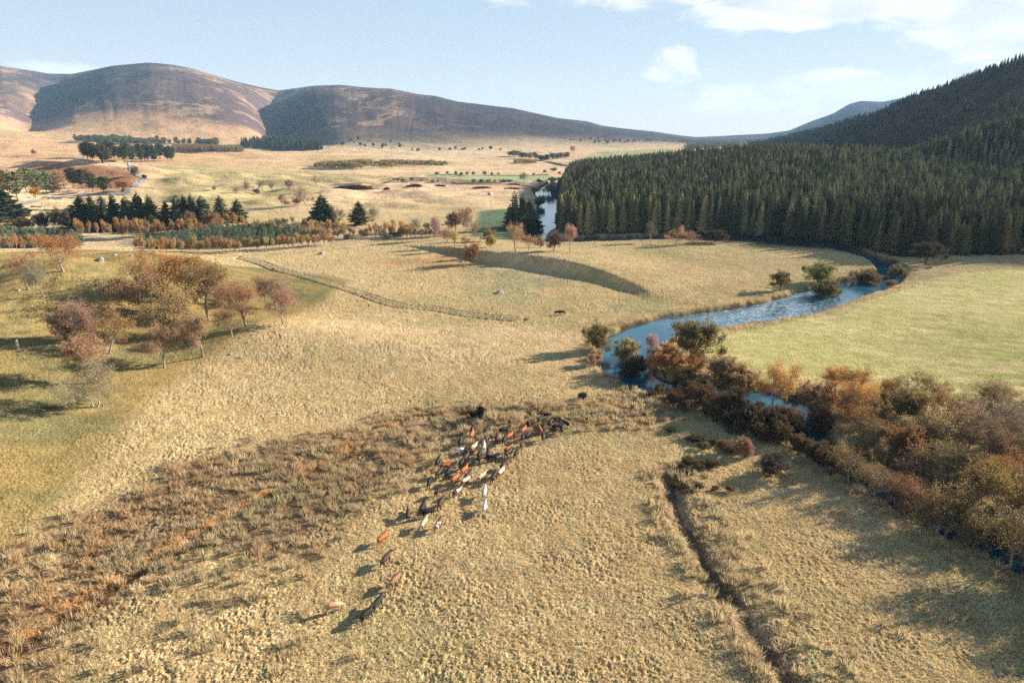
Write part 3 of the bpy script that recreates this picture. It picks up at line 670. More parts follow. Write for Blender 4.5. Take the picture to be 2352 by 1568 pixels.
class Proto:
    def __init__(s, name, gen, H, W, bark, leafm, leafi=None):
        T, Cp = gen
        v_ = np.concatenate([v for v, f, m in Cp if len(v)]); s.H = float(np.percentile(v_[:, 2], 99.7)); s.W = 2*float(np.percentile(np.hypot(v_[:, 0] - v_[:, 0].mean(), v_[:, 1] - v_[:, 1].mean()), 96 if Cp[-1][2] == 1 else 98))
        s.trunk = mesh_parts(name + '_trunk', [t_ for t_ in T if t_[2] == 0], [bark]); s.crown = mesh_parts(name + '_crown', Cp + [t_ for t_ in T if t_[2] == 1], [bark if Cp[0][2] == 1 else TWIG, leafm])
        s.whole = mesh_parts(name, T + [(v, f, 1 if (mi == 1) else 0) for v, f, mi in Cp], [bark, leafm])
        s.inst = mesh_parts(name + '_far', T + [(v, f, 1 if mi == 1 else 0) for v, f, mi in Cp], [bark, leafi or leafm])
def mk(name, count, fn, H, W, bark, leafm, leafi=None): return [Proto(name, fn(i), H, W, bark, leafm, leafi) for i in range(count)]
PR = {}
PR['broad'] = mk('broadleaf', 4, lambda i: broadleaf(100 + i, 10, 10,   .24, 1, 6, leafsize=.15, leaf=8), 10, 10, BARK, LEAF, LEAF_I)
PR['thin'] = mk('thin_tree', 3, lambda i: broadleaf(120 + i, 10, 8, .30, 1, 6, leafsize=.34, leaf=10, bare=True, up=.35), 10, 8, BARK, LEAF, LEAF_I)
PR['fork'] = mk('forked_tree', 2, lambda i: broadleaf(140 + i, 10, 10, .12, 2, 6, lean=.35, leafsize=.34, leaf=10, bare=True), 10, 10, BARK, LEAF)
PR['tall'] = mk('tall_tree', 3, lambda i: broadleaf(160 + i, 10, 6, .40, 1, 7, cz=.64, rz=.38, up=.5, leafsize=.15, leaf=9), 10, 6, BARK, LEAF)
PR['bush'] = mk('shrub', 4, lambda i: broadleaf(180 + i, 6, 8, .14, 5, 6, cz=.50, rz=.5, up=.3, leafsize=.14, leaf=15, n3=4, n4=3), 6, 8, BARKD, LEAF, LEAF_I)
PR['leafy'] = mk('leafy_tree', 3, lambda i: broadleaf(200 + i, 10, 9, .18, 1, 7, cz=.56, rz=.46, leafsize=.19, leaf=20), 10, 9, BARKD, LEAF, LEAF_I)
PR['spruce'] = mk('spruce', 6, lambda i: conifer(300 + i, 16, 5.2 + .5*(i % 3), 'spruce', 24 + 2*(i % 2), 10, 10), 16, 6.0, BARKD, NEEDLE, NEEDLE_I)
PR['dense'] = mk('dense_spruce', 2, lambda i: conifer(320 + i, 16, 8.5, 'dense', 34, 12, 12), 16, 8.5, BARKD, NEEDLE)
PR['larch'] = mk('larch', 3, lambda i: conifer(340 + i, 13, 5, 'larch', 20, 8, 9), 13, 5, BARK, NEEDLE, NEEDLE_I)
PR['pine'] = mk('pine', 3, lambda i: conifer(360 + i, 14, 8.5, 'pine', 16, 8, 22), 14, 8.5, BARKD, NEEDLE, NEEDLE_I)
PR['young'] = mk('young_pine', 3, lambda i: conifer(380 + i, 5, 3.2, 'young', 11, 7, 8), 5, 3.2, BARKD, NEEDLE, NEEDLE_I)
PR['birch'] = mk('young_birch', 4, lambda i: broadleaf(400 + i, 6, 3, .22, 1, 7, cz=.56, rz=.46, up=.6, leafsize=.16, leaf=7, n2=4, n3=3, n4=3), 6, 3, BARK, LEAF, LEAF_I)

def put(kind, p, h, w, col, name, label=None, cat='tree', group=None, split=True, shade=False, rz=None):
    """stand one plant on the ground at p, h metres tall and w metres wide"""
    pr = rnd.choice(PR[kind]); sx = w/pr.W; sz = h/pr.H; a = rnd.uniform(0, 6.28) if rz is None else rz
    bri = 1.0 if kind in ('spruce', 'dense', 'pine', 'young', 'larch') or shade else 1.35
    c = tuple(min(.9, max(.005, v*bri*rnd.uniform(.88, 1.12))) for v in col) + (1,)
    if split:
        root = empty(name, p, a); root.scale = (sx, sx*rnd.uniform(.9, 1.1), sz)
        t = add_obj('trunk', pr.trunk, root); k = add_obj('crown', pr.crown, root); k.color = c
    else:
        root = add_obj(name, pr.whole); root.location = p; root.rotation_euler = (0, 0, a); root.scale = (sx, sx*rnd.uniform(.9, 1.1), sz); root.color = c
    tag(root, label, cat, group); return root
K_V = .43537/FPX
def put_v(kind, vx, vy, hv, wv, col, name, label, cat='tree', group=None, split=True):
    """the same, measured off the photograph: foot at (vx, vy), hv tall and wv wide there"""
    p = at(vx, vy)[0]; dz = depth(p); dep = math.atan2(CAM_H - p[2], p[1])
    return put(kind, p, hv*K_V*dz/max(.8, math.cos(dep)), wv*K_V*dz, col, name, label, cat, group, split)

def scatter(name, label, cat, P, scale, cols, protos, group=None, tilt=None, squash=None):
    """uncountable stuff: instances of a few meshes on many points"""
    n_ = len(P); me = bpy.data.meshes.new(name); me.vertices.add(n_); me.vertices.foreach_set('co', np.asarray(P, np.float32).ravel())
    def attr(nm, ty, dat, key='value'): a = me.attributes.new(nm, ty, 'POINT'); a.data.foreach_set(key, np.asarray(dat, np.float32 if ty != 'INT' else np.int32).ravel())
    sc = np.column_stack([scale, scale, scale*(squash if squash is not None else 1)]) if np.ndim(scale) == 1 else scale
    attr('scl', 'FLOAT_VECTOR', sc, 'vector')
    rot = np.column_stack([tilt if tilt is not None else np.zeros(n_), np.zeros(n_), rng.random(n_)*6.283]); attr('rot', 'FLOAT_VECTOR', rot, 'vector')
    attr('idx', 'INT', rng.integers(0, len(protos), n_)); attr('col', 'FLOAT_COLOR', np.column_stack([cols, np.ones(n_)]), 'color')
    o = add_obj(name, me); tag(o, label, cat, group, 'stuff')
    ng = bpy.data.node_groups.new(name, 'GeometryNodeTree'); ng.interface.new_socket('Geometry', in_out='INPUT', socket_type='NodeSocketGeometry'); ng.interface.new_socket('Geometry', in_out='OUTPUT', socket_type='NodeSocketGeometry')
    nn, lk = ng.nodes, ng.links; gi, go = nn.new('NodeGroupInput'), nn.new('NodeGroupOutput'); jn = nn.new('GeometryNodeJoinGeometry')
    def named(nm, ty): q = nn.new('GeometryNodeInputNamedAttribute'); q.data_type = ty; q.inputs[0].default_value = nm; return q.outputs[0]
    rt = nn.new('FunctionNodeEulerToRotation'); lk.new(named('rot', 'FLOAT_VECTOR'), rt.inputs[0]); s_, ix = named('scl', 'FLOAT_VECTOR'), named('idx', 'INT')
    for k, po in enumerate(protos):
        oi = nn.new('GeometryNodeObjectInfo'); oi.inputs['Object'].default_value = po; oi.inputs['As Instance'].default_value = True
        ip = nn.new('GeometryNodeInstanceOnPoints'); cp = nn.new('FunctionNodeCompare'); cp.data_type = 'INT'; cp.operation = 'EQUAL'; cp.inputs[3].default_value = k
        lk.new(ix, cp.inputs[2]); lk.new(cp.outputs[0], ip.inputs['Selection']); lk.new(gi.outputs[0], ip.inputs['Points']); lk.new(oi.outputs['Geometry'], ip.inputs['Instance'])
        lk.new(rt.outputs[0], ip.inputs['Rotation']); lk.new(s_, ip.inputs['Scale']); lk.new(ip.outputs[0], jn.inputs[0])
    lk.new(jn.outputs[0], go.inputs[0]); md = o.modifiers.new('scatter', 'NODES'); md.node_group = ng; return o
_src = {}
def source(me):
    """object that carries a mesh for scattering only; it is not part of the scene"""
    if me.name not in _src: _src[me.name] = bpy.data.objects.new(me.name, me)
    return _src[me.name]
def jitter_grid(x0, x1, y0, y1, s, g=rng):
    X, Y = np.meshgrid(np.arange(x0, x1, s), np.arange(y0, y1, s)); n_ = X.size
    return X.ravel() + g.uniform(-.42, .42, n_)*s, Y.ravel() + g.uniform(-.42, .42, n_)*s
def tint(cols, n_, v=.18):
    c = np.array(cols)[rng.integers(0, len(cols), n_)]; return np.clip(c*(1 + rng.uniform(-v, v, (n_, 1))), .004, 1)

# ------------------------------------------------------------------ the spruce plantation on the knoll
def plantation():
    front = P_((1284, 538), (1400, 541), (1600, 539), (1750, 545), (1900, 558), (2020, 580), (2110, 598), (2352, 602), (2700, 606))
    left = P_((1336, 402), (1312, 415), (1300, 430), (1290, 455), (1286, 480), (1284, 510))
    poly = np.vstack([front, [[560, 420], [620, 800], [480, 800], [100, 790]], left])
    x, y = jitter_grid(0, 640, 290, 800, 3.9)
    m = poly_mask(x, y, poly, .5) > .5; d, _, w = dist_line(x, y, RIV[:, :2], RIV[:, 2], 40); m &= (d - w) > 2.5
    dz = y*math.cos(PITCH) + 45*math.sin(PITCH); m &= (x/dz < .80); x, y = x[m], y[m]
    z = h0(x, y) - .15; P = np.stack([x, y, z], 1); dz = depth(P)
    h = rng.uniform(14.5, 21.0, len(P))*(1 + .14*fbm(x/22., y/22., 61, 2)); edge = (x < 60); h[edge] *= .92
    larch = (x > 215) & (y < 470) & (fbm(x/22., y/22., 63, 2) > .28) & (rng.random(len(x)) < .6)
    vis = (x/dz < .75) & ~larch; order = np.where(vis)[0][np.argsort(dz[vis] - 12*rng.random(vis.sum()))][:300]
    # the ones that show largest stand along the river front: each its own tree
    pick = np.zeros(len(P), bool); pick[order] = True
    cg = [(.15, .165, .09), (.22, .22, .115), (.09, .11, .065), (.32, .295, .155)]
    for i in order:
        c = tuple(v*.62 for v in cg[rnd.randrange(4)])  # front ranks get darker needles: their shade is put into the colour
        put('spruce', P[i], h[i], h[i]*rnd.uniform(.24, .32), c, 'spruce', 'dark green spruce in the front ranks of the dense plantation above the river', 'spruce', 'spruces along the river front of the plantation', split=False)
    r = ~pick & ~larch
    n_ = r.sum(); sc = h[r]/16
    scatter('spruce_plantation', 'dense dark spruce plantation covering the knoll behind the front trees', 'forest', P[r], np.column_stack([sc*rng.uniform(.75, 1.0, n_), sc*rng.uniform(.75, 1.0, n_), sc]), tint(cg, n_), [source(p.inst) for p in PR['spruce']])
    lp = P[larch]
    scatter('larch_thicket', 'brown larches mixed into the shaded right end of the plantation', 'forest', lp, rng.uniform(.95, 1.3, len(lp)), tint([(.13, .075, .03), (.10, .07, .035)], len(lp)), [source(p.inst) for p in PR['larch']])
plantation()

def hill_wood():
    x, y = jitter_grid(340, 790, 430, 2250, 7.5)
    rh = right_hill(x, y); z = h0(x, y) - .2; P = np.stack([x, y, z], 1); dz = depth(P)
    m = (rh > 5) & (x/dz < .80) & (x < 762) & ~((rh > 60) & (fbm(x/45., y/45., 71, 3) > .33)) & (rng.random(len(x)) < .93)
    spr = (y > 1150) & (z < 125) & (rng.random(len(x)) < .85) | (fbm(x/80., y/80., 73, 2) > .25)
    P, dz, spr = P[m], dz[m], spr[m]; n_ = len(P); h = rng.uniform(9.5, 16, n_)
    u = P[:, 0]/dz; vis = (u < .745) & (P[:, 2] > 20)
    top = vis & (P[:, 0] > np.interp(P[:, 1], HILL_Y, HILL_X) - 26)
    ids = np.where(top & ~spr)[0]; ids = ids[np.argsort(dz[ids])][:150]
    rest_ = np.where(vis & ~top & ~spr)[0]; rest_ = rest_[np.argsort(dz[rest_])][:110]
    pick = np.zeros(n_, bool)
    cl = [(.115, .075, .04), (.085, .07, .045), (.14, .085, .04), (.07, .07, .045)]
    for i in ids: pick[i] = True; put('larch', P[i], h[i], h[i]*.42, cl[rnd.randrange(4)], 'larch', 'thin brown larch standing against the sky along the crest of the wooded hill', 'larch', 'larches on the crest of the wooded hill', split=False)
    for i in rest_: pick[i] = True; put('larch', P[i], h[i], h[i]*.42, cl[rnd.randrange(4)], 'larch', 'brown larch in the shaded lower face of the wooded hill', 'larch', 'larches on the shaded hillside', split=False)
    a = ~pick & spr; b = ~pick & ~spr
    scatter('hillside_spruce_wood', 'dark green spruce wood on the far shoulder of the hill', 'forest', P[a], h[a]/15., tint([(.045, .058, .032), (.06, .068, .035)], a.sum()), [source(p.inst) for p in PR['spruce']])
    scatter('hillside_larch_wood', 'rust brown larch wood on the shaded steep hillside', 'forest', P[b], h[b]/12., tint(cl, b.sum(), .3), [source(p.inst) for p in PR['larch']])
hill_wood()

# ------------------------------------------------------------------ single trees, measured off the photograph
RUST = (.31, .195, .095); BROWN = (.24, .165, .09); PINKB = (.31, .22, .135); ORNG = (.33, .18, .065); GOLD = (.42, .27, .06); OLIV = (.15, .13, .06); GREY = (.22, .19, .14); DARKG = (.07, .085, .035); TAN = (.34, .24, .13)
LISTED = []
def many(rows, name, group, cat='tree', split=True):
    for kind, vx, vy, hv, wv, col, label in rows:
        if group == 'autumn trees on the left slope': hv, wv = hv*1.10, wv*1.22
        if group.startswith('trees and shrubs along'): LISTED.append(tuple(at(vx, vy)[0][:2]))
        put_v(kind, vx, vy, hv, wv, col, name, label, cat, group, split)
many([
 ('fork', 214, 937, 92, 118, PINKB, 'leaning bare tree with a forked pale trunk, lowest on the slope and nearest the viewer'),
 ('tall', 207, 880, 97, 74, PINKB, 'narrow bare tree standing straight behind the leaning forked tree'),
 ('thin', 378, 843, 94, 76, PINKB, 'small pale bare tree at the foot of the slope beside the open field'),
 ('tall', 465, 818, 94, 64, PINKB, 'slender bare tree with a tall white trunk on the slope edge by the field'),
 ('thin', 532, 772, 62, 52, BROWN, 'small leaning bare tree just left of the fallen grey branches'),
 ('thin', 566, 750, 96, 78, RUST, 'brown thin tree rising directly above the fallen grey branches'),
 ('thin', 651, 744, 74, 56, PINKB, 'wispy leaning tree at the right end of the slope, beyond the fallen branches'),
 ('broad', 633, 710, 76, 64, PINKB, 'pale brown round tree furthest right on the grassy mound'),
 ('thin', 612, 706, 66, 40, BROWN, 'small thin tree tucked left of the furthest right round tree'),
 ('tall', 479, 735, 122, 88, RUST, 'tall reddish tree with a straight pale trunk in the middle of the slope clump'),
 ('broad', 408, 771, 114, 108, RUST, 'wide dark limbed rusty tree in front of the clump on the slope'),
 ('broad', 346, 716, 106, 108, RUST, 'large round rusty tree with a thick forked trunk at the left of the clump'),
 ('broad', 321, 694, 108, 78, ORNG, 'orange brown tree at the back left of the slope clump'),
 ('broad', 395, 680, 104, 92, ORNG, 'wide orange tree at the very back of the slope clump'),
 ('tall', 432, 690, 98, 70, (.36, .20, .06), 'golden orange tree in the middle of the slope clump'),
 ('broad', 455, 688, 92, 84, RUST, 'brown orange tree at the back right of the slope clump'),
 ('thin', 503, 736, 90, 52, PINKB, 'thin pale tree between the tall reddish tree and the small leaning tree'),
 ('fork', 194, 788, 92, 80, PINKB, 'pale tree with several white stems left of the slope clump'),
 ('bush', 160, 783, 68, 58, RUST, 'small rusty tree at the left end of the lower row on the slope'),
 ('broad', 253, 812, 94, 96, RUST, 'round brown tree with a white forked trunk right of the many stemmed pale tree'),
 ('broad', 66, 664, 80, 76, RUST, 'round rusty tree in the dip near the left edge'),
 ('thin', 99, 681, 82, 50, GREY, 'bare grey tree with hardly a leaf beside the round rusty tree near the left edge'),
 ('broad', 145, 623, 80, 84, ORNG, 'wide topped orange tree with a pale forked trunk on the terrace near the lane'),
 ], 'broadleaf_tree', 'autumn trees on the left slope')
many([
 ('leafy', 1375, 815, 78, 66, OLIV, 'olive green willow on the bank right where the river bends towards the viewer'),
 ('bush', 1368, 838, 34, 38, TAN, 'low tan shrub at the foot of the olive willow'),
 ('bush', 1440, 842, 66, 74, (.30, .23, .12), 'grey tan shrub dome standing in front of the blue water'),
 ('bush', 1455, 874, 58, 68, (.06, .065, .03), 'dark green thicket at the water edge below the grey tan shrub'),
 ('tall', 1497, 818, 52, 30, (.38, .25, .21), 'slim pinkish birch between the blue water and the orange shrub'),
 ('leafy', 1590, 838, 102, 112, (.17, .13, .05), 'big olive brown alder with a dense round crown in front of the green field'),
 ('bush', 1534, 866, 70, 100, (.38, .21, .065), 'broad bright orange shrub below the big olive alder'),
 ('bush', 1607, 846, 36, 54, (.19, .17, .08), 'small grey green shrub right of the big alder trunk'),
 ('bush', 1656, 886, 66, 88, BROWN, 'brown shrub dome along the edge of the green field'),
 ('bush', 1700, 914, 76, 96, BROWN, 'wide brown bush left of the bright orange tree'),
 ('bush', 1590, 905, 50, 90, (.16, .11, .055), 'dull brown thicket under the bright orange shrub'),
 ('bush', 1620, 930, 50, 90, (.10, .08, .045), 'dark brown thicket on the shaded river bank'),
 ('thin', 1771, 946, 116, 92, (.36, .19, .06), 'bright orange tree with an open crown and pale trunk beside the glinting water'),
 ('thin', 1815, 954, 60, 40, (.12, .08, .05), 'bare dark stems right of the bright orange tree'),
 ('bush', 1870, 952, 78, 84, PINKB, 'pinkish brown bare bush right of the bare dark stems'),
 ('tall', 1902, 902, 60, 52, (.42, .25, .09), 'small golden orange tree against the green field'),
 ('broad', 1950, 955, 88, 104, (.40, .20, .055), 'dome of orange leaves right of the small golden tree'),
 ('broad', 2000, 945, 68, 70, (.44, .27, .05), 'yellow gold tree on the right shoulder of the orange dome'),
 ('broad', 2028, 912, 44, 50, (.42, .27, .08), 'small yellow brown tree at the field edge behind the yellow gold tree'),
 ('leafy', 2082, 984, 96, 104, (.17, .11, .045), 'dark trunked olive brown tree in the middle of the riverside wood'),
 ('broad', 2135, 965, 78, 84, (.26, .17, .07), 'ochre brown tree at the field edge right of the dark trunked tree'),
 ('broad', 2180, 958, 66, 80, (.30, .18, .08), 'brown crown touching the green field near the right'),
 ('broad', 2130, 1025, 98, 118, PINKB, 'large pinkish grey bare tree in the riverside wood'),
 ('broad', 2225, 1030, 104, 124, PINKB, 'widest bare grey pink tree in the right part of the wood'),
 ('broad', 2310, 1018, 98, 110, (.25, .17, .12), 'grey brown bare tree near the right edge of the wood'),
 ('leafy', 2350, 972, 50, 60, (.14, .13, .05), 'green brown tree at the right edge beside the field'),
 ('broad', 1985, 1010, 80, 110, (.22, .12, .06), 'rust brown tree below the orange dome'),
 ('bush', 2070, 1065, 84, 110, (.21, .115, .05), 'rusty thicket in the shade of the riverside wood'),
 ('broad', 2330, 1115, 80, 90, (.33, .16, .06), 'red orange tree by the right edge, low in the wood'),
 ('bush', 1707, 1046, 42, 44, (.27, .15, .12), 'pinkish bare shrub at the edge of the shaded meadow'),
 ('bush', 1765, 1088, 46, 84, (.075, .065, .045), 'dark bare bush with tangled stems out on the shaded meadow'),
 ('bush', 1660, 1040, 30, 44, (.16, .11, .06), 'low brown scrub on the bank left of the pinkish bare shrub'),
 ], 'riverside_tree', 'trees and shrubs along the near river bank')
many([
 ('leafy', 1792, 666, 44, 54, (.13, .115, .05), 'dark round topped tree on the meadow bank left of the double willow'),
 ('leafy', 1884, 660, 62, 74, (.17, .16, .06), 'tall spreading willow on the meadow side of the river'),
 ('bush', 1898, 692, 50, 66, (.14, .12, .05), 'dense dark willow overhanging the river from the far bank'),
 ('bush', 1990, 658, 38, 74, (.15, .10, .055), 'low brown thicket at the river edge before the dark wood'),
 ('bush', 2060, 646, 38, 40, (.17, .13, .06), 'small upright bush where the river leaves the dark wood'),
 ('bush', 2046, 660, 18, 26, (.17, .13, .06), 'tiny bush beside the small upright bush'),
 ('leafy', 2125, 606, 50, 70, (.06, .05, .028), 'dim round tree at the corner of the green field under the wood'),
 ('broad', 1552, 560, 42, 58, (.33, .205, .12), 'sunlit brown tree standing out against the dark plantation'),
 ('broad', 1592, 560, 32, 50, (.26, .165, .10), 'smaller brown tree touching the sunlit one by the plantation'),
 ('bush', 1640, 556, 28, 60, (.07, .05, .035), 'dim brown bush in the shade below the plantation'),
 ('thin', 1495, 556, 46, 36, (.10, .085, .075), 'bare grey tree lost in the shade before the plantation'),
 ('bush', 1830, 562, 34, 66, (.055, .045, .03), 'dark thicket on the shaded far bank under the plantation'),
 ('tall', 1309, 577, 62, 30, (.36, .20, .15), 'tall pink brown poplar like tree at the left end of the meadow'),
 ('leafy', 1270, 577, 44, 38, (.20, .13, .07), 'olive brown tree on a short trunk left of the tall pink tree'),
 ('bush', 1240, 568, 26, 26, (.28, .19, .12), 'pale brown bush between the river and the olive brown tree'),
 ('broad', 1184, 576, 66, 56, (.38, .21, .11), 'large orange brown tree before the dark spruces by the river'),
 ('broad', 1214, 575, 38, 40, (.33, .20, .11), 'smaller orange brown tree against the right side of the large one'),
 ('leafy', 1122, 554, 32, 36, (.21, .17, .075), 'olive tree behind the low brown round bush'),
 ('bush', 1126, 567, 28, 28, (.33, .22, .10), 'low brown round bush in front of the olive tree'),
 ('broad', 1090, 552, 44, 32, (.25, .16, .10), 'thin brown tree left of the olive tree'),
 ('broad', 1065, 563, 24, 26, (.24, .145, .10), 'small reddish bush at the end of the terrace'),
 ('leafy', 1082, 606, 44, 40, (.30, .16, .09), 'rusty tree on its own at the head of the shaded bank'),
 ('bush', 1094, 590, 34, 24, (.40, .20, .07), 'orange crowned shrub behind the lone rusty tree'),
 ('broad', 1072, 536, 60, 46, (.20, .13, .09), 'tall dark brown tree before the shaded paddock'),
 ('broad', 1065, 512, 36, 40, (.23, .15, .085), 'brown crown at the upper corner of the shaded paddock'),
 ('bush', 1042, 530, 44, 44, (.17, .115, .08), 'purple brown thicket behind the thin terrace trees'),
 ('thin', 1024, 561, 42, 34, (.33, .21, .13), 'brown tree on the terrace right of the white birch'),
 ('birch', 1045, 565, 36, 22, (.42, .31, .11), 'yellow green small tree leaning at the terrace end'),
 ('tall', 999, 551, 54, 30, (.36, .27, .20), 'pale birch with a white trunk on the terrace skyline'),
 ('thin', 955, 540, 40, 26, (.34, .27, .20), 'faint bare tree left of the pale birch'),
 ('bush', 1240, 478, 30, 24, (.10, .08, .05), 'dark bare bush hanging over the far river pool'),
 ('bush', 1227, 446, 19, 19, (.22, .17, .09), 'round brown bush on the left bank at the head of the far pool'),
 ('bush', 1262, 448, 26, 32, (.24, .19, .10), 'big brown bush on the right bank at the head of the far pool'),
 ('bush', 1286, 436, 24, 24, (.15, .13, .07), 'dark olive bush against the corner of the plantation'),
 ], 'broadleaf_tree', 'trees along the river bend and terrace')
# dark spruces standing by themselves
SG = (.095, .105, .052); SD = (.06, .075, .042)
many([
 ('dense', 740, 513, 66, 57, SD, 'single dark spruce as broad as a column standing alone in the pale valley'),
 ('spruce', 826, 516, 56, 46, SG, 'lone narrow spruce with a pointed top behind a round grey tree'),
 ('spruce', 1184, 527, 88, 34, (.20, .20, .11), 'tallest spruce with a sunlit side in the clump by the far pool'),
 ('spruce', 1199, 530, 84, 40, SD, 'dark spruce hard against the tallest one by the far pool'),
 ('spruce', 1216, 532, 76, 46, SD, 'dark spruce at the water side of the clump by the far pool'),
 ('spruce', 1206, 536, 58, 49, SD, 'short dark spruce in front of the clump by the far pool'),
 ('spruce', 1172, 528, 58, 38, SD, 'small dark spruce at the left edge of the clump by the far pool'),
 ('spruce', 1228, 534, 50, 38, SD, 'lowest dark spruce leaning over the far pool'),
 ('spruce', 548, 509, 54, 43, SG, 'rightmost spruce of the dark row, standing a little apart'),
 ('spruce', 509, 505, 56, 46, SG, 'second spruce from the right end of the dark row'),
 ('spruce', 468, 522, 74, 49, SD, 'tall spruce third from the right end of the dark row'),
 ('spruce', 446, 522, 78, 36, (.09, .10, .05), 'lighter green spruce right of the middle of the dark row'),
 ('spruce', 428, 522, 76, 43, SG, 'pointed spruce touching the lighter green one in the dark row'),
 ('spruce', 411, 524, 76, 46, SG, 'tall spruce right of the gap in the dark row'),
 ('spruce', 386, 524, 64, 38, (.085, .095, .048), 'wide lower spruce at the gap in the dark row'),
 ('spruce', 350, 524, 78, 54, SG, 'spruce right of the highest top in the dark row'),
 ('dense', 322, 526, 84, 46, (.085, .092, .045), 'highest and broadest spruce in the middle of the dark row'),
 ('spruce', 296, 524, 74, 51, SD, 'spruce left of the broadest one in the dark row'),
 ('spruce', 265, 524, 80, 46, SD, 'pointed dark spruce left of the middle of the row'),
 ('spruce', 243, 522, 74, 43, SD, 'slim dark spruce in the left half of the row'),
 ('spruce', 217, 524, 78, 46, SD, 'dark spruce third from the left end of the row'),
 ('spruce', 192, 524, 78, 51, SD, 'tall dark spruce second from the left end of the row'),
 ('spruce', 168, 522, 52, 46, SD, 'short spruce at the left end of the dark row'),
 ('spruce', 352, 532, 42, 40, SG, 'small spruce standing in front of the broadest one'),
 ('spruce', 281, 530, 46, 49, SD, 'low dark spruce filling the front of the row'),
 ('spruce', 232, 530, 44, 51, SD, 'low dark spruce in front of the left half of the row'),
 ('dense', 14, 506, 82, 84, SD, 'massive dark spruce cut by the left edge'),
 ('spruce', -22, 512, 74, 73, SD, 'dark spruce half outside the left edge'),
 ], 'spruce', 'dark spruces on the valley floor', cat='spruce')
PG = (.19, .20, .11)
many([
 ('pine', 40, 458, 62, 44, PG, 'large grey green pine at the front of the group beside the small orange tree'),
 ('pine', 12, 448, 56, 40, (.16, .13, .045), 'olive brown pine at the left edge behind the large grey green one'),
 ('pine', 62, 442, 56, 38, PG, 'grey green pine with the highest top of the left group'),
 ('pine', 86, 448, 54, 36, PG, 'pine right of the highest top in the left group'),
 ('pine', 106, 446, 52, 34, PG, 'pine beside the yellow larch in the left group'),
 ('larch', 136, 440, 56, 34, (.30, .22, .055), 'tall yellow green larch at the right end of the left group'),
 ('larch', 124, 442, 38, 24, (.17, .16, .06), 'short green larch under the yellow larch'),
 ('pine', 168, 430, 44, 32, (.07, .075, .035), 'dark broken topped pine on the heather slope'),
 ('pine', 188, 432, 42, 30, (.07, .075, .035), 'dark pine next to the broken topped one on the heather slope'),
 ('pine', 212, 440, 42, 32, (.11, .10, .05), 'brownish pine in the middle of the heather slope'),
 ('pine', 238, 442, 36, 38, (.075, .085, .04), 'flat topped dark pine beside the road pole'),
 ('bush', 80, 452, 22, 28, (.45, .20, .04), 'small bright orange tree under the grey green pines'),
 ('bush', 285, 436, 24, 40, (.34, .19, .08), 'orange brown bush on the inner side of the road bend'),
 ('bush', 310, 406, 26, 22, (.22, .14, .10), 'purple brown bush above the road'),
 ('bush', 332, 412, 12, 12, (.08, .06, .04), 'small dark bush on the outer side of the road bend'),
 ('bush', 78, 356, 14, 12, (.30, .21, .10), 'tiny lone tree on the pale moor at the left'),
 ('bush', 140, 530, 52, 48, (.09, .075, .05), 'dark bare leaning tree left of the row of spruces'),
 ('bush', 98, 528, 40, 40, (.11, .085, .055), 'dark bare spreading tree between the massive spruce and the leaning tree'),
 ('bush', 50, 530, 30, 60, (.27, .15, .06), 'brown orange bushes at the foot of the massive spruce'),
 ('bush', 440, 532, 46, 34, (.21, .145, .085), 'brown bare tree before the right half of the spruce row'),
 ('bush', 490, 528, 44, 50, (.22, .15, .085), 'brown thicket under the two right hand spruces'),
 ], 'tree', 'trees around the road and heather slope')
many([
 ('thin', 542, 446, 16, 16, GREY, 'tiny pale tree at the left of the scattered hummock trees'),
 ('thin', 563, 443, 30, 20, GREY, 'faint grey tree second from the left on the hummocks'),
 ('broad', 602, 441, 30, 28, (.24, .17, .12), 'round brown tree on a trunk in the middle of the hummocks'),
 ('bush', 590, 446, 13, 20, (.13, .10, .07), 'dark low bush below the round brown hummock tree'),
 ('broad', 625, 436, 23, 18, (.27, .19, .14), 'small pinkish tree right of the round brown one'),
 ('bush', 664, 432, 19, 26, (.26, .20, .14), 'low grey tree on the crest of the hummocks'),
 ('broad', 728, 427, 25, 22, (.27, .20, .15), 'round grey pink tree highest up the hummocks'),
 ('thin', 647, 474, 30, 20, (.30, .22, .16), 'slim bare tree with two stems below the hummocks'),
 ('thin', 657, 475, 18, 16, (.38, .22, .10), 'small orange tree beside the slim two stemmed tree'),
 ('bush', 682, 471, 18, 20, (.36, .21, .10), 'low orange shrub left of the wide spreading tree'),
 ('broad', 702, 474, 46, 46, (.26, .19, .13), 'wide spreading grey tree above the single column spruce'),
 ('thin', 767, 516, 38, 18, (.26, .19, .14), 'slim bare tree just right of the column spruce'),
 ('thin', 787, 514, 38, 20, (.30, .21, .15), 'pair of bare pinkish stems between the two lone spruces'),
 ('broad', 815, 517, 34, 30, (.24, .17, .11), 'round grey brown tree in front of the pointed lone spruce'),
 ('thin', 857, 520, 46, 26, (.32, .25, .18), 'bare pale tree right of the pointed lone spruce'),
 ('bush', 492, 438, 12, 10, GREY, 'tiny grey bush by the telegraph pole on the hummocks'),
 ('thin', 1205, 418, 24, 20, (.22, .19, .09), 'tallest tree in the hedgerow beyond the strip of green pasture'),
 ], 'tree', 'scattered trees on the pale valley floor')
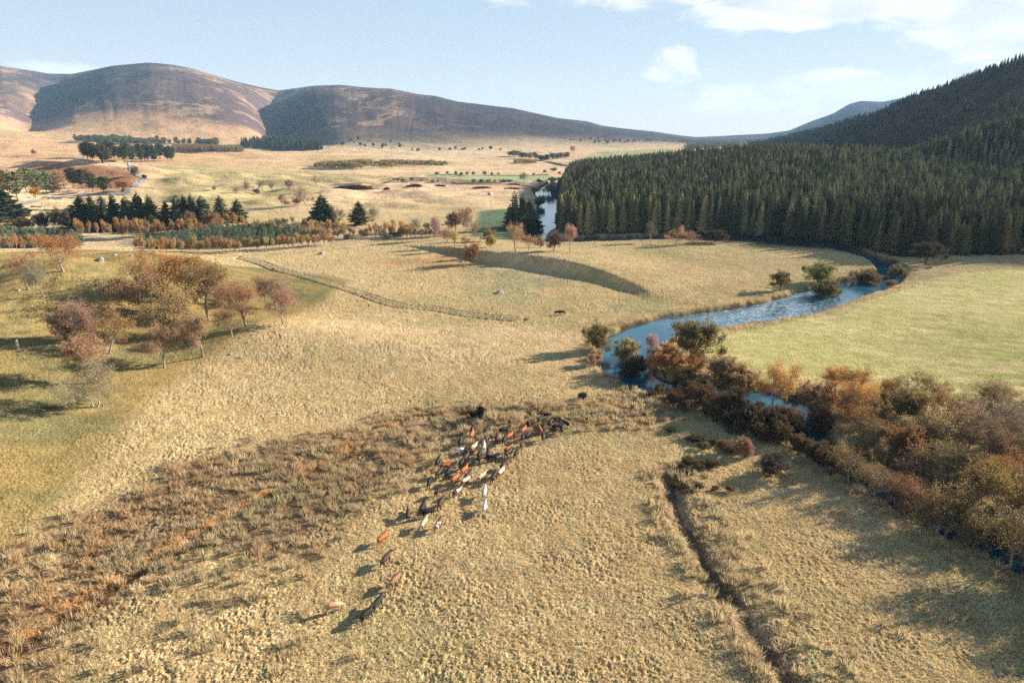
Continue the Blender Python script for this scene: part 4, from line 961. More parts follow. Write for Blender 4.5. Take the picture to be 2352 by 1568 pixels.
for vx, vy, hv, wv in ((1004, 401, 7, 11), (1027, 401, 9, 9), (1046, 401, 9, 10), (1059, 402, 8, 10), (1073, 402, 9, 9), (1087, 402, 9, 10), (1113, 402, 10, 14), (946, 416, 10, 14), (967, 417, 6, 8), (993, 418, 6, 12), (1005, 418, 6, 8), (1088, 419, 9, 14), (1104, 419, 9, 14), (1122, 419, 8, 18), (1158, 420, 9, 28), (1170, 419, 8, 14), (1238, 420, 10, 12), (1270, 419, 13, 30), (1290, 419, 14, 20), (925, 417, 8, 12), (914, 415, 7, 12), (905, 414, 6, 10), (1226, 402, 6, 9), (1272, 394, 10, 16), (1250, 396, 7, 9), (1285, 400, 7, 9), (1300, 404, 10, 14)):
    put_v('bush', vx, vy, hv, wv, (.19, .165, .085), 'hedgerow_tree', 'small olive brown tree in the hedge lines round the strip of green pasture', 'tree', 'hedgerow trees round the green pasture strip', False)
for vx, vy, hv in ((1130, 403, 9), (1137, 419, 8), (1145, 402, 7)):
    put_v('bush', vx, vy, hv, 7, (.40, .22, .07), 'hedgerow_tree', 'small orange tree among the olive hedge trees of the green pasture strip', 'tree', 'orange hedge trees of the pasture strip', False)
for i in range(26):
    f = i/25; vx = 1172 + 130*f + rnd.uniform(-3, 3); vy = 358 + 9*math.sin(f*3.1)*.6 + (4 if f > .5 else 0) + rnd.uniform(-2, 2); cc = ((.07, .08, .045), (.19, .13, .10), (.24, .16, .12), (.10, .095, .06))[rnd.randrange(4)]
    put_v(('leafy', 'pine', 'bush')[i % 3], vx, vy, rnd.uniform(10, 15), rnd.uniform(12, 17), cc, 'copse_tree', 'tree of the long dark and pinkish copse far up the valley', 'tree', 'trees of the far copse', False)
put_v('leafy', 1316, 349, 14, 14, (.36, .24, .13), 'tree', 'lone orange brown tree right of the far copse', 'tree')
# pine stand beyond the road
for i in range(46):
    f = rnd.random(); vx = 192 + 208*f; vy = 364 + rnd.uniform(-3, 7) + (3 if .15 < f < .8 else 0)
    put_v('pine', vx, vy, rnd.uniform(30, 42)*(1 - .3*max(0, f - .7)/.3), rnd.uniform(16, 24), ((.075, .085, .04), (.10, .105, .05), (.13, .125, .055))[rnd.randrange(3)], 'pine', 'green pine with a bare trunk in the stand beyond the road', 'pine', 'pines of the stand beyond the road', split=i < 46)
for i in range(9):
    put_v('larch', 320 + 10*i + rnd.uniform(-4, 4), 352, rnd.uniform(20, 28), 11, (.36, .26, .09), 'larch', 'yellow larch just behind the pine stand beyond the road', 'larch', 'yellow larches behind the pine stand', False)

# young plantation along the lane: blue green pines with an orange fringe of birches
def young():
    polyA = P_((-40, 532), (60, 536), (190, 548), (186, 568), (60, 572), (-40, 574)); polyB = P_((328, 548), (420, 545), (520, 528), (640, 521), (690, 535), (700, 556), (560, 568), (470, 572), (330, 574))
    x, y = jitter_grid(-360, -20, 290, 420, 3.1); m = (poly_mask(x, y, polyA, .5) > .5) | (poly_mask(x, y, polyB, .5) > .5)
    x, y = x[m], y[m]; P = np.stack([x, y, h0(x, y)], 1); dz = depth(P); h = rng.uniform(3.2, 5.6, len(P)); vis = x/dz > -.75
    order = np.where(vis)[0][np.argsort(dz[vis])]; pick = np.zeros(len(P), bool)
    cg = [(.20, .26, .17), (.16, .22, .14), (.24, .28, .18), (.21, .22, .11)]
    for i in order[:290]:
        pick[i] = True; put('young', P[i], h[i]*.8, h[i]*rnd.uniform(.5, .75), cg[rnd.randrange(4)], 'young_pine', 'short blue green pine in the young plantation along the lane', 'pine', 'young pines of the plantation along the lane', False)
    scatter('young_pine_plantation', 'thick blue green young pines further back in the plantation', 'forest', P[~pick], h[~pick]/5., tint(cg, (~pick).sum()), [source(p.inst) for p in PR['young']])
    def row(x0, x1, y0, y1, k, hh=(20, 32), label='orange young birch in the fringe of the plantation along the lane', cols=(ORNG, (.33, .19, .08), (.38, .24, .09), (.28, .17, .09)), group='orange birches fringing the young plantation'):
        for i in range(k):
            f = (i + rnd.random())/k; put_v('birch', x0 + (x1 - x0)*f, y0 + (y1 - y0)*f + rnd.uniform(-2.5, 2.5), rnd.uniform(*hh)*1.2, rnd.uniform(10, 17), cols[rnd.randrange(len(cols))], 'young_birch', label, 'birch', group, False)
    row(-10, 135, 576, 577, 13, (22, 34)); row(312, 560, 577, 578, 26, (20, 32)); row(560, 770, 577, 560, 20, (18, 28)); row(-10, 120, 566, 566, 7, (18, 26))
    lab = 'slim orange larch in front of the dark spruce row'; row(172, 208, 544, 545, 3, (30, 38), lab, group='orange larches before the dark spruces'); row(220, 262, 540, 542, 4, (22, 34), lab, group='orange larches before the dark spruces')
    row(270, 345, 544, 546, 13, (26, 42), lab, group='orange larches before the dark spruces'); row(345, 480, 540, 534, 20, (16, 30), lab, group='orange larches before the dark spruces'); row(480, 560, 526, 518, 9, (16, 26), lab, group='orange larches before the dark spruces')
    lab = 'golden scrub birch between the young pines and the pale birch'
    g3 = 'golden scrub on the terrace'
    for a in ((560, 800, 532, 534, 26), (700, 960, 548, 542, 26), (860, 1010, 536, 530, 14), (930, 1010, 545, 545, 8), (620, 760, 518, 528, 12)):
        row(*a, (14, 26), lab, ((.38, .25, .11), (.33, .21, .10), (.44, .29, .10), (.28, .19, .11)), g3)
    for i in range(16):
        put_v('bush', rnd.uniform(640, 980), rnd.uniform(532, 550), rnd.uniform(9, 16), rnd.uniform(18, 30), ((.32, .20, .10), (.26, .165, .09), (.20, .17, .09))[rnd.randrange(3)], 'scrub_bush', 'low brown bush in the scrub on the terrace', 'bush', 'low bushes in the terrace scrub', False)
young()

# woods far off, which read as one mass
def far_wood(name, label, boxes, kind, cols, s, hh, wide=1.0, cat='forest'):
    Pl = []
    for poly, dens in boxes:
        V = at([p[0] for p in poly], [p[1] for p in poly])[:, :2]
        x, y = jitter_grid(V[:, 0].min(), V[:, 0].max(), V[:, 1].min(), V[:, 1].max(), s/dens); m = (poly_mask(x, y, V, .5) > .5) & (fbm(x/70., y/110., 401, 3) > -.32) & (rng.random(len(x)) < .85); Pl.append(np.stack([x[m], y[m]], 1))
    Q = np.concatenate(Pl)
    if len(Q) > 5000: Q = Q[rng.permutation(len(Q))[:5000]]
    P = np.column_stack([Q, h0(Q[:, 0], Q[:, 1]) - .3]); h = rng.uniform(*hh, len(P)); pr = PR[kind]
    h = h*(1 + .3*fbm(Q[:, 0]/60., Q[:, 1]/90., 405, 2)); k = h/pr[0].H; scatter(name, label, cat, P, np.column_stack([k*wide, k*wide, k]), tint(cols, len(P), .22), [source(p.inst) for p in pr])
far_wood('distant_pine_belt', 'long belt of green pines across the moor at the foot of the hills', [([(172, 322), (230, 320), (330, 326), (500, 333), (505, 338), (330, 335), (172, 327)], 1)], 'pine', [(.15, .165, .09), (.19, .18, .10)], 13, (11, 20), 1.3)
far_wood('distant_larch_wood', 'golden larch wood below the long pine belt', [([(395, 340), (560, 345), (550, 349), (400, 349)], 1)], 'larch', [(.36, .23, .09), (.30, .20, .09)], 8, (12, 17), 1.3)
far_wood('distant_spruce_block', 'blue green block of spruces at the mouth of the hill glen', [([(550, 333), (620, 328), (668, 329), (700, 336), (765, 344), (640, 346), (560, 338)], 1)], 'spruce', [(.10, .13, .08), (.13, .15, .09)], 10, (18, 30), 1.0)
far_wood('valley_larch_scrub', 'strips of yellow larch scrub across the middle of the valley', [([(700, 383), (830, 374), (860, 378), (830, 388), (710, 388)], 1), ([(860, 378), (930, 374), (1030, 378), (1010, 384), (900, 388)], 1), ([(1180, 372), (1235, 373), (1230, 376), (1180, 376)], 1)], 'birch', [(.38, .28, .10), (.30, .25, .11)], 7, (5, 9), 1.4, 'scrub')
far_wood('hill_foot_woods', 'thin grey green woods along the foot of the far hills', [([(740, 326), (860, 322), (960, 333), (900, 338), (750, 334)], .8), ([(1290, 324), (1500, 322), (1560, 326), (1400, 332)], .7), ([(940, 345), (1160, 344), (1160, 347), (940, 348)], .8), ([(820, 336), (930, 340), (900, 344)], .6)], 'leafy', [(.16, .15, .11), (.20, .15, .11), (.11, .12, .09)], 24, (6, 12), 1.2)
far_wood('ridge_conifers', 'mixed conifers on the rise behind the far end of the plantation', [([(1570, 338), (1680, 330), (1700, 333), (1580, 345)], 1), ([(1700, 318), (1860, 312), (1850, 318), (1710, 322)], .8), ([(1560, 325), (1800, 320), (1800, 322), (1560, 328)], .35)], 'larch', [(.14, .14, .06), (.26, .19, .07), (.08, .10, .05)], 13, (13, 20), 1.4)

# the shaded riverside wood below the named trees
WOOD = P_((1470, 905), (1530, 925), (1600, 955), (1700, 992), (1850, 1056), (2000, 1140), (2150, 1230), (2352, 1335), (2700, 1500), (3100, 1650), (3100, 1000), (2700, 930), (2352, 955), (2200, 938), (2000, 912), (1880, 900), (1800, 905), (1690, 880), (1620, 850), (1560, 870))
def riverside():
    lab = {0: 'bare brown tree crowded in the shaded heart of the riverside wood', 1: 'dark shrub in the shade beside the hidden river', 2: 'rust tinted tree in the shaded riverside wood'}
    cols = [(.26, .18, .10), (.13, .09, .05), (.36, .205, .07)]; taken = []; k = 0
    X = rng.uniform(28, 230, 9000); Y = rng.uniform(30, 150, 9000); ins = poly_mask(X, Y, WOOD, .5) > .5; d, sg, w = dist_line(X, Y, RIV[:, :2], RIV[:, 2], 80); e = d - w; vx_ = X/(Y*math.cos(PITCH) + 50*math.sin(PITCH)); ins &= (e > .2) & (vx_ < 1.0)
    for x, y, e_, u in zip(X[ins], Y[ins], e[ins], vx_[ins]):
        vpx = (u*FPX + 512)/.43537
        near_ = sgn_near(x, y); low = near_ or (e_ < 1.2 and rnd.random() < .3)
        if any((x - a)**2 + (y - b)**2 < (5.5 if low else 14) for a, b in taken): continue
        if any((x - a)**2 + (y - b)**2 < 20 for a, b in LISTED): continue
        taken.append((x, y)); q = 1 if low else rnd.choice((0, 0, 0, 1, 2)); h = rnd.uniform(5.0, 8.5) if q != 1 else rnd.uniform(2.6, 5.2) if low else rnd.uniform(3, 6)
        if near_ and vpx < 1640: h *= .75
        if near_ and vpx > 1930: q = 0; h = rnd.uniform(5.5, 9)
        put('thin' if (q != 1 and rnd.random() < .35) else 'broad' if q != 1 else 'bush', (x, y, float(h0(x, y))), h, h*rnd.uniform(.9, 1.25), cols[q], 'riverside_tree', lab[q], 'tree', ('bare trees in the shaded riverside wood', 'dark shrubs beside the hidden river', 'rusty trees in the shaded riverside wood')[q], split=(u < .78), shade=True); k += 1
        if k >= 330: break
    print('riverside trees', k)
def sgn_near(x, y):
    """true on the near side of the river"""
    d, sg, w = dist_line(np.array([x]), np.array([y]), RIV[:, :2], RIV[:, 2], 80); return sg[0] < 0
riverside()
for i_ in range(22):
    put_v('bush', rnd.uniform(1530, 1690), rnd.uniform(985, 1130), rnd.uniform(7, 17), rnd.uniform(22, 40), ((.085, .07, .045), (.13, .095, .055), (.10, .09, .05))[i_ % 3], 'rough_scrub', 'low dark scrub in the shade at the head of the ditch', 'bush', 'low scrub at the head of the ditch', False)  # rough vegetation; its dark colours also stand for the tree shadow here

# ------------------------------------------------------------------ grass tufts and rushes
def tuft(seed, n_, h, spread, lean=.5, w=.05):
    g = np.random.default_rng(seed); a = g.random(n_)*6.283; rr = spread*np.sqrt(g.random(n_))
    P = np.column_stack([np.cos(a)*rr, np.sin(a)*rr, np.full(n_, -.04)]); D = np.column_stack([np.cos(a)*lean*g.random(n_) - .05, np.sin(a)*lean*g.random(n_), g.uniform(.45, 1, n_)]); D /= np.linalg.norm(D, axis=1)[:, None]
    V, F = blades(P, D, h*g.uniform(.6, 1.15, n_), w*g.uniform(.7, 1.4, n_), g); return mesh_np('tuft', V, F, [GRASS_I])
RUSH = [bpy.data.objects.new('rush%d' % i, tuft(520 + i, 60, .95, .30, .55, .035)) for i in range(4)]
TUFT = [bpy.data.objects.new('tuft%d' % i, tuft(500 + i, 20, .19, .15, .7, .018)) for i in range(4)]
def ground_z(x, y): return h0(x, y) + lumps(x, y)
def in_view(x, y, mrg=1.06):
    dz = y*math.cos(PITCH) + 50*math.sin(PITCH); return (np.abs(x)/dz < .75*mrg) & (y > 47)
def tufts():
    sets = []
    for s, y0, y1 in ((.36, 46, 100), (.56, 100, 170), (1.0, 170, 235)):
        x, y = jitter_grid(-190, 190, y0, y1, s); m = in_view(x, y) & (rng.random(len(x)) < .9); x, y = x[m], y[m]
        gm = poly_mask(x, y, green_f, .5) < .3; d, _, w = dist_line(x, y, RIV[:, :2], RIV[:, 2], 40); gm &= (d - w) > 1.6
        d, _, _ = dist_line(x, y, DITCH, None, 8); gm &= d > 1.0; x, y = x[gm], y[gm]
        dens = sm(-.6, .1, fbm(x/3., y/3., 301, 3)); k = rng.random(len(x)) < .35 + .65*dens; x, y = x[k], y[k]
        sets.append((x, y, np.full(len(x), (1.0, 1.25, 1.5)[len(sets)])))
    x = np.concatenate([s[0] for s in sets]); y = np.concatenate([s[1] for s in sets]); k = np.concatenate([s[2] for s in sets])
    z = ground_z(x, y); C = land_colour(x, y, z)*rng.uniform(.85, 1.3, (len(x), 1)); C = C*np.array([1.05, 1.04, .95])
    ls = poly_mask(x, y, leftfoot, 3); sc = k*rng.uniform(.6, 1.3, len(x))*(1 - .45*ls)
    scatter('field_grass', 'short tufted pale grass covering the near fields', 'grass', np.stack([x, y, z], 1), sc, C, TUFT)
    print('tufts', len(x))
tufts()
def rushes():
    x, y = jitter_grid(-190, 190, 40, 175, .95); m = in_view(x, y); x, y = x[m], y[m]
    r = poly_mask(x, y, rush_p, 4)*sm(-.30, .12, fbm(x/3.0, y/2.6, 311, 3) + .10)
    low = poly_mask(x, y, P_((-100, 1340), (420, 1290), (700, 1330), (800, 1600), (-100, 1700)), 8)*sm(.25, .5, fbm(x/2.6, y/2.6, 313, 2))*.8
    dd, sg, _ = dist_line(x, y, DITCH, None, 20); side = sm(.5, 1.4, dd)*sm(np.where(sg > 0, 9.0, 5.0), 3.0, dd)*sm(-.25, .2, fbm(x/2., y/2., 317, 2) + .12)
    rd, _, w = dist_line(x, y, RIV[:, :2], RIV[:, 2], 40); bank = sm(1.8, 2.6, rd - w)*sm(7.0, 4.0, rd - w)*sm(-.3, .2, fbm(x/2., y/2., 319, 2))*.8
    se = sm(38, 60, x)*sm(.30, .5, fbm((x*.8 - y*.6)/1.5, (x*.6 + y*.8)/3.0, 217, 2))*.8*(y < 130)
    gm = poly_mask(x, y, green_f, .5) < .3
    p = np.maximum.reduce([r, low, side, bank, se])*gm*sm(1.0, 1.8, rd - w)*sm(.3, .8, dd)
    k = rng.random(len(x)) < p*.85; x, y, p, r, side = x[k], y[k], p[k], r[k], side[k]
    z = ground_z(x, y); n_ = len(x)
    base = np.array([.56, .44, .26]); C = np.tile(base, (n_, 1)); o = sm(-.1, .6, fbm(x/4., y/3., 131, 3) + .35*sm(-10, -60, x))[:, None]*(r > .1)[:, None]
    C = C*(1 - o*.6) + np.array([.50, .31, .16])*o*.6; g = sm(.1, .5, fbm(x/12., y/12., 321, 2))[:, None]; C = C*(1 - .5*g) + np.array([.40, .35, .20])*.5*g
    C = C*rng.uniform(.75, 1.2, (n_, 1)); sc = rng.uniform(.65, 1.35, n_)
    scatter('rushes', 'tall tan and orange rush tussocks in the wet hollows and ditch sides', 'rushes', np.stack([x, y, z], 1), np.column_stack([sc*1.1, sc*1.1, sc*rng.uniform(.75, 1.15, n_)]), C, RUSH)
    print('rushes', n_)
rushes()

# ------------------------------------------------------------------ cattle
def skin(name, pts, edges, root=0, sub=1):
    me = bpy.data.meshes.new(name + '_cage'); me.from_pydata([p[:3] for p in pts], edges, []); o = bpy.data.objects.new(name + '_cage', me); COL.objects.link(o)
    o.modifiers.new('s', 'SKIN'); 
    for v, p in zip(me.skin_vertices[0].data, pts): v.radius = (p[3], p[4] if len(p) > 4 else p[3]); v.use_root = False
    me.skin_vertices[0].data[root].use_root = True
    sb = o.modifiers.new('b', 'SUBSURF'); sb.levels = sub; sb.render_levels = sub
    dg = bpy.context.evaluated_depsgraph_get(); m2 = bpy.data.meshes.new_from_object(o.evaluated_get(dg)); m2.name = name
    bpy.data.objects.remove(o); bpy.data.meshes.remove(me)
    m2.polygons.foreach_set('use_smooth', np.ones(len(m2.polygons), bool)); return m2
def cow_mesh(name, step, graze=False, turn=0.0):
    P = [(-.10, 0, 1.03, .40, .37), (-.50, 0, 1.05, .36, .36), (-.86, 0, 1.10, .29, .30), (.35, 0, 1.02, .38, .38), (.68, 0, 1.05, .30, .36)]; E = [(0, 1), (1, 2), (0, 3), (3, 4)]
    def add(p, a): P.append(p); E.append((a, len(P) - 1)); return len(P) - 1
    if graze: n1 = add((1.0, turn*.1, .92, .20, .22), 4); n2 = add((1.28, turn*.25, .58, .15, .16), n1); hd = add((1.38, turn*.3, .38, .13, .14), n2); mz = add((1.48, turn*.33, .12, .085, .08), hd)
    else: n1 = add((.98, turn*.1, 1.24, .19, .23), 4); n2 = add((1.20, turn*.28, 1.38, .14, .16), n1); hd = add((1.36, turn*.42, 1.38, .13, .14), n2); mz = add((1.66, turn*.66, 1.18, .085, .085), hd)
    for s in (-1, 1):
        f = step*s
        a = add((.66, .19*s, .78, .14), 4); b = add((.66 + .13*f, .19*s, .50, .085), a); c = add((.64 + .24*f - .03, .19*s, .22, .06), b); add((.66 + .30*f, .19*s, .03, .07), c)
        a = add((-.80, .19*s, .84, .17), 2); b = add((-.70 - .10*f, .20*s, .62, .11), a); c = add((-.92 - .20*f, .20*s, .40, .065), b); add((-.86 - .28*f, .20*s, .03, .07), c)
        e = add((P[hd][0] - .07, P[hd][1] + .17*s, P[hd][2] + .07, .045, .03), hd); add((e and P[e][0] - .03, P[e][1] + .12*s, P[e][2] - .01, .05, .02), e)
    t = add((-1.12, 0, 1.20, .05), 2); t = add((-1.19, 0, .95, .028), t); add((-1.17, .03, .52, .04), t)
    return skin(name, P, E)
COWS = [cow_mesh('cow', .55), cow_mesh('cow', -.5, False, .35), cow_mesh('cow', .15, True, .3), cow_mesh('cow', .3, False, -.35)]
def coat(name, c1, c2=None, amt=.5, scale=1.6):
    m, n = mat(name); tc = n('ShaderNodeTexCoord'); a = n('ShaderNodeTexNoise', {'Vector': tc.outputs['Object'], 'Scale': scale, 'Detail': 2.0, 'Roughness': .4})
    h = n('ShaderNodeTexNoise', {'Vector': tc.outputs['Object'], 'Scale': 14.0, 'Detail': 3.0})
    col = c1 + (1,)
    if c2:
        oi = n('ShaderNodeObjectInfo'); off = n('ShaderNodeVectorMath', {0: tc.outputs['Object'], 1: n('ShaderNodeCombineXYZ', {0: oi.outputs['Random'], 1: 3.0, 2: oi.outputs['Random']}).outputs[0]}, operation='ADD'); a.inputs['Vector'].default_value = (0, 0, 0); n.nt.links.new(off.outputs[0], a.inputs['Vector'])
        col = n.mix(n('ShaderNodeMapRange', {'Value': a.outputs[0], 'From Min': amt - .02, 'From Max': amt + .02}).outputs[0], c1, c2)
    else: col = n.mix(h.outputs[0], tuple(v*.7 for v in c1), tuple(min(1, v*1.3) for v in c1))
    n('ShaderNodeOutputMaterial', {'Surface': n('ShaderNodeBsdfPrincipled', {'Base Color': col, 'Roughness': .75, 'Specular IOR Level': .2}).outputs[0]}); return m
COAT = dict(black=coat('black_coat', (.012, .011, .011)), dark=coat('dark_brown_coat', (.045, .026, .018)), brown=coat('brown_coat', (.20, .105, .065)), orange=coat('orange_red_coat', (.32, .095, .027)), cream=coat('cream_coat', (.42, .30, .20)),
            white=coat('white_coat', (.40, .375, .36)), pied=coat('red_and_white_coat', (.40, .14, .04), (.5, .45, .42), .57), bpied=coat('black_and_white_coat', (.02, .018, .018), (.70, .66, .65), .52), tan=coat('tan_coat', (.45, .26, .14)), roan=coat('brown_and_white_coat', (.09, .05, .035), (.5, .46, .44), .60))
for me in COWS: me.materials.append(COAT['black'])
def cow(vx, vy, c, head, label, pose=None, sc=1.0):
    p = at(vx, vy)[0]; me = COWS[rnd.randrange(4) if pose is None else pose]; o = add_obj('cow', me); o.location = (p[0], p[1], p[2] + .03); o.rotation_euler = (0, 0, R(head + rnd.uniform(-5, 5))); k = sc*rnd.uniform(.93, 1.07)*.90; o.scale = (k, k, k)
    o.material_slots[0].link = 'OBJECT'; o.material_slots[0].material = COAT[c]; tag(o, label, 'cow', 'cattle filing across the field')
def c5(x, y): return (893.7 + x*.2, 922.0 + y*.2)     # first close look at the herd
def c6(x, y): return (658.5 + x*.22, 1176.0 + y*.22)  # second close look, the stragglers
herd = [
 (c6(1000, 320), 'orange', 66, 'bright orange cow walking alone, seventh from the tail of the line'),
 (c6(1035, 545), 'dark', 68, 'dark brown cow walking alone between the bright orange one and the big brown one'),
 (c6(1130, 770), 'brown', 62, 'big pale brown cow walking alone with a long shadow'),
 (c6(490, 1040), 'tan', 30, 'pale tan cow walking on its own, furthest left of the herd'),
 (c6(945, 1010), 'black', 66, 'black cow just ahead of the last one'),
 (c6(835, 1125), 'black', 62, 'last black cow at the very tail of the line'),
 (c5(400, 1450), 'cream', 70, 'cream cow beside the brown one with white legs'),
 (c5(570, 1460), 'roan', 78, 'brown cow with white hind legs right of the cream one'),
 (c5(220, 1340), 'dark', 100, 'dark brown cow leftmost of the four behind the cream one'),
 (c5(390, 1265), 'black', 75, 'black cow second from the left behind the cream one'),
 (c5(455, 1320), 'black', 35, 'black cow just above the cream one'),
 (c5(595, 1215), 'dark', 72, 'dark cow alone below the white backed one'),
 (c5(1097, 1265), 'white', 88, 'white cow nearest the viewer at the right of the line'),
 (c5(1095, 1100), 'white', 84, 'white cow just ahead of the nearest white one'),
 (c5(575, 1080), 'dark', 52, 'dark cow left of the white backed one'),
 (c5(785, 1085), 'roan', 55, 'brown cow with a broad white back'),
 (c5(462, 980), 'black', 85, 'small black cow on the left outside of the line'),
 (c5(880, 955), 'pied', 55, 'orange cow with white hind parts in the lower group'),
 (c5(905, 900), 'dark', 60, 'dark brown cow hidden behind the orange one with white hind parts'),
 (c5(755, 935), 'orange', 60, 'orange cow left of the orange and white one'),
 (c5(860, 835), 'orange', 62, 'orange cow seen from behind above the other two orange ones'),
 (c5(1065, 910), 'cream', 62, 'creamy tan cow alone right of the lower orange ones'),
 (c5(1285, 855), 'pied', 62, 'orange and white cow on the right side of the line'),
 (c5(1325, 775), 'dark', 55, 'dark cow directly ahead of the orange and white one at the right'),
 (c5(1200, 915), 'black', 65, 'black cow between the creamy tan one and the orange and white one'),
 (c5(640, 785), 'orange', 25, 'broad orange cow walking to the right at the left of the herd'),
 (c5(575, 865), 'dark', 70, 'dark brown cow below the broad orange one'),
 (c5(685, 855), 'black', 75, 'black cow right below the broad orange one'),
 (c5(560, 735), 'black', 80, 'black cow left of the broad orange one'),
 (c5(835, 750), 'black', 80, 'black cow in the middle left, first of two'),
 (c5(895, 770), 'black', 60, 'black cow directly ahead of the orange one seen from behind'),
 (c5(885, 680), 'dark', 70, 'dark brown cow below the black and white one'),
 (c5(850, 610), 'bpied', 30, 'black and white cow left of the orange and white pair'),
 (c5(905, 590), 'black', 60, 'black cow close beside the black and white one'),
 (c5(970, 570), 'pied', 62, 'white cow with an orange neck next to the white one'),
 (c5(1090, 560), 'white', 88, 'white cow in the middle of the herd'),
 (c5(815, 510), 'black', 85, 'black cow at the upper left of the herd'),
 (c5(950, 425), 'orange', 80, 'orange cow at the top left among black ones'),
 (c5(965, 350), 'black', 70, 'black cow ahead of the top left orange one'),
 (c5(1125, 360), 'black', 60, 'black cow standing apart at the top middle'),
 (c5(1120, 470), 'dark', 75, 'dark cow ahead of the white one in the middle'),
 (c5(1235, 465), 'black', 85, 'black cow left of the orange one in the upper middle'),
 (c5(1325, 480), 'black', 80, 'black cow below the orange one in the upper middle'),
 (c5(1320, 370), 'black', 40, 'black cow above the orange one in the upper middle'),
 (c5(1378, 440), 'orange', 50, 'orange cow in the upper middle heading right'),
 (c5(1040, 650), 'black', 80, 'black cow in the middle, left of two dark ones'),
 (c5(1065, 695), 'dark', 45, 'dark brown cow in the middle with a long shadow'),
 (c5(1135, 645), 'black', 85, 'black cow in the middle facing away'),
 (c5(1180, 685), 'black', 20, 'black cow in the middle heading right'),
 (c5(1368, 590), 'orange', 45, 'orange cow right of the middle of the herd'),
 (c5(1370, 635), 'dark', 60, 'dark cow overlapping the orange one right of the middle'),
 (c5(1460, 640), 'black', 70, 'black cow on the right flank of the herd'),
 (c5(1525, 540), 'dark', 80, 'dark grey brown cow on the upper right flank'),
 (c5(1540, 450), 'black', 75, 'black cow below the right hand orange one'),
 (c5(1595, 430), 'black', 60, 'black cow right of and below the right hand orange one'),
 (c5(1540, 370), 'orange', 60, 'orange cow at the upper right of the herd'),
 (c5(1600, 300), 'black', 100, 'black cow behind the upper right orange one'),
 (c5(1735, 365), 'orange', 95, 'orange cow nearest the black bunch at the head of the line'),
 (c5(1770, 450), 'dark', 80, 'dark cow on its own below the black bunch'),
 (c5(1805, 200), 'black', 195, 'black cow at the top of the bunch leading the line'),
 (c5(1735, 250), 'black', 60, 'black cow at the left of the leading bunch'),
 (c5(1850, 285), 'black', 75, 'black cow in the centre of the leading bunch'),
 (c5(1925, 235), 'black', 215, 'black cow upper right in the leading bunch'),
 (c5(2030, 290), 'black', 125, 'large black cow at the right end of the leading bunch'),
 (c5(1985, 360), 'black', 85, 'black cow lowest in the leading bunch'),
 (c5(1925, 325), 'black', 35, 'black cow lower middle of the leading bunch'),
 (c5(1780, 345), 'black', 70, 'black cow lower left of the leading bunch'),
 ((1281, 722), 'black', 10, 'left one of two black cows alone far out on the field'),
 ((1291, 722), 'black', 170, 'right one of two black cows alone far out on the field'),
]
for (vx, vy), c, hd, lb in herd: cow(vx, vy, c, hd, lb)

# ------------------------------------------------------------------ small things of the place
STONE = bark_mat('lichened_stone', (.20, .185, .165), (.42, .39, .355)); WOODG = bark_mat('weathered_wood', (.22, .18, .14), (.42, .37, .31)); DARKW = bark_mat('dark_brush', (.045, .032, .028), (.14, .08, .055))
def plain(name, c, rough=.7):
    m, n = mat(name); tc = n('ShaderNodeTexCoord'); a = n('ShaderNodeTexNoise', {'Vector': tc.outputs['Object'], 'Scale': 4.0, 'Detail': 4.0})
    col = n.mix(a.outputs[0], tuple(v*.75 for v in c), tuple(min(.9, v*1.2) for v in c)); n('ShaderNodeOutputMaterial', {'Surface': n('ShaderNodeBsdfPrincipled', {'Base Color': col, 'Roughness': rough}).outputs[0]}); return m
TAR = plain('road_surface', (.30, .285, .275)); PALE = plain('pale_sheet', (.72, .70, .68)); WOOL = plain('wool', (.62, .58, .50)); TRUNKC = plain('cut_logs', (.16, .09, .06))
def rock_mesh(seed):
    import bmesh
    g = np.random.default_rng(seed); bm = bmesh.new(); bmesh.ops.create_icosphere(bm, subdivisions=2, radius=1.0); k = g.uniform(.6, 1.2, 3)
    for v in bm.verts:
        p = np.array(v.co); f = 1 + .28*math.sin(2.3*p[0]*k[0] + seed) + .2*math.sin(3.1*p[1] + 2*p[2] + seed) + g.normal()*.05; v.co = Vector((p[0]*f*1.1, p[1]*f*.85, max(-.35, p[2]*f*.62)))
    me = bpy.data.meshes.new('boulder'); bm.to_mesh(me); bm.free(); me.materials.append(STONE); return me
ROCKS = [rock_mesh(i) for i in range(5)]
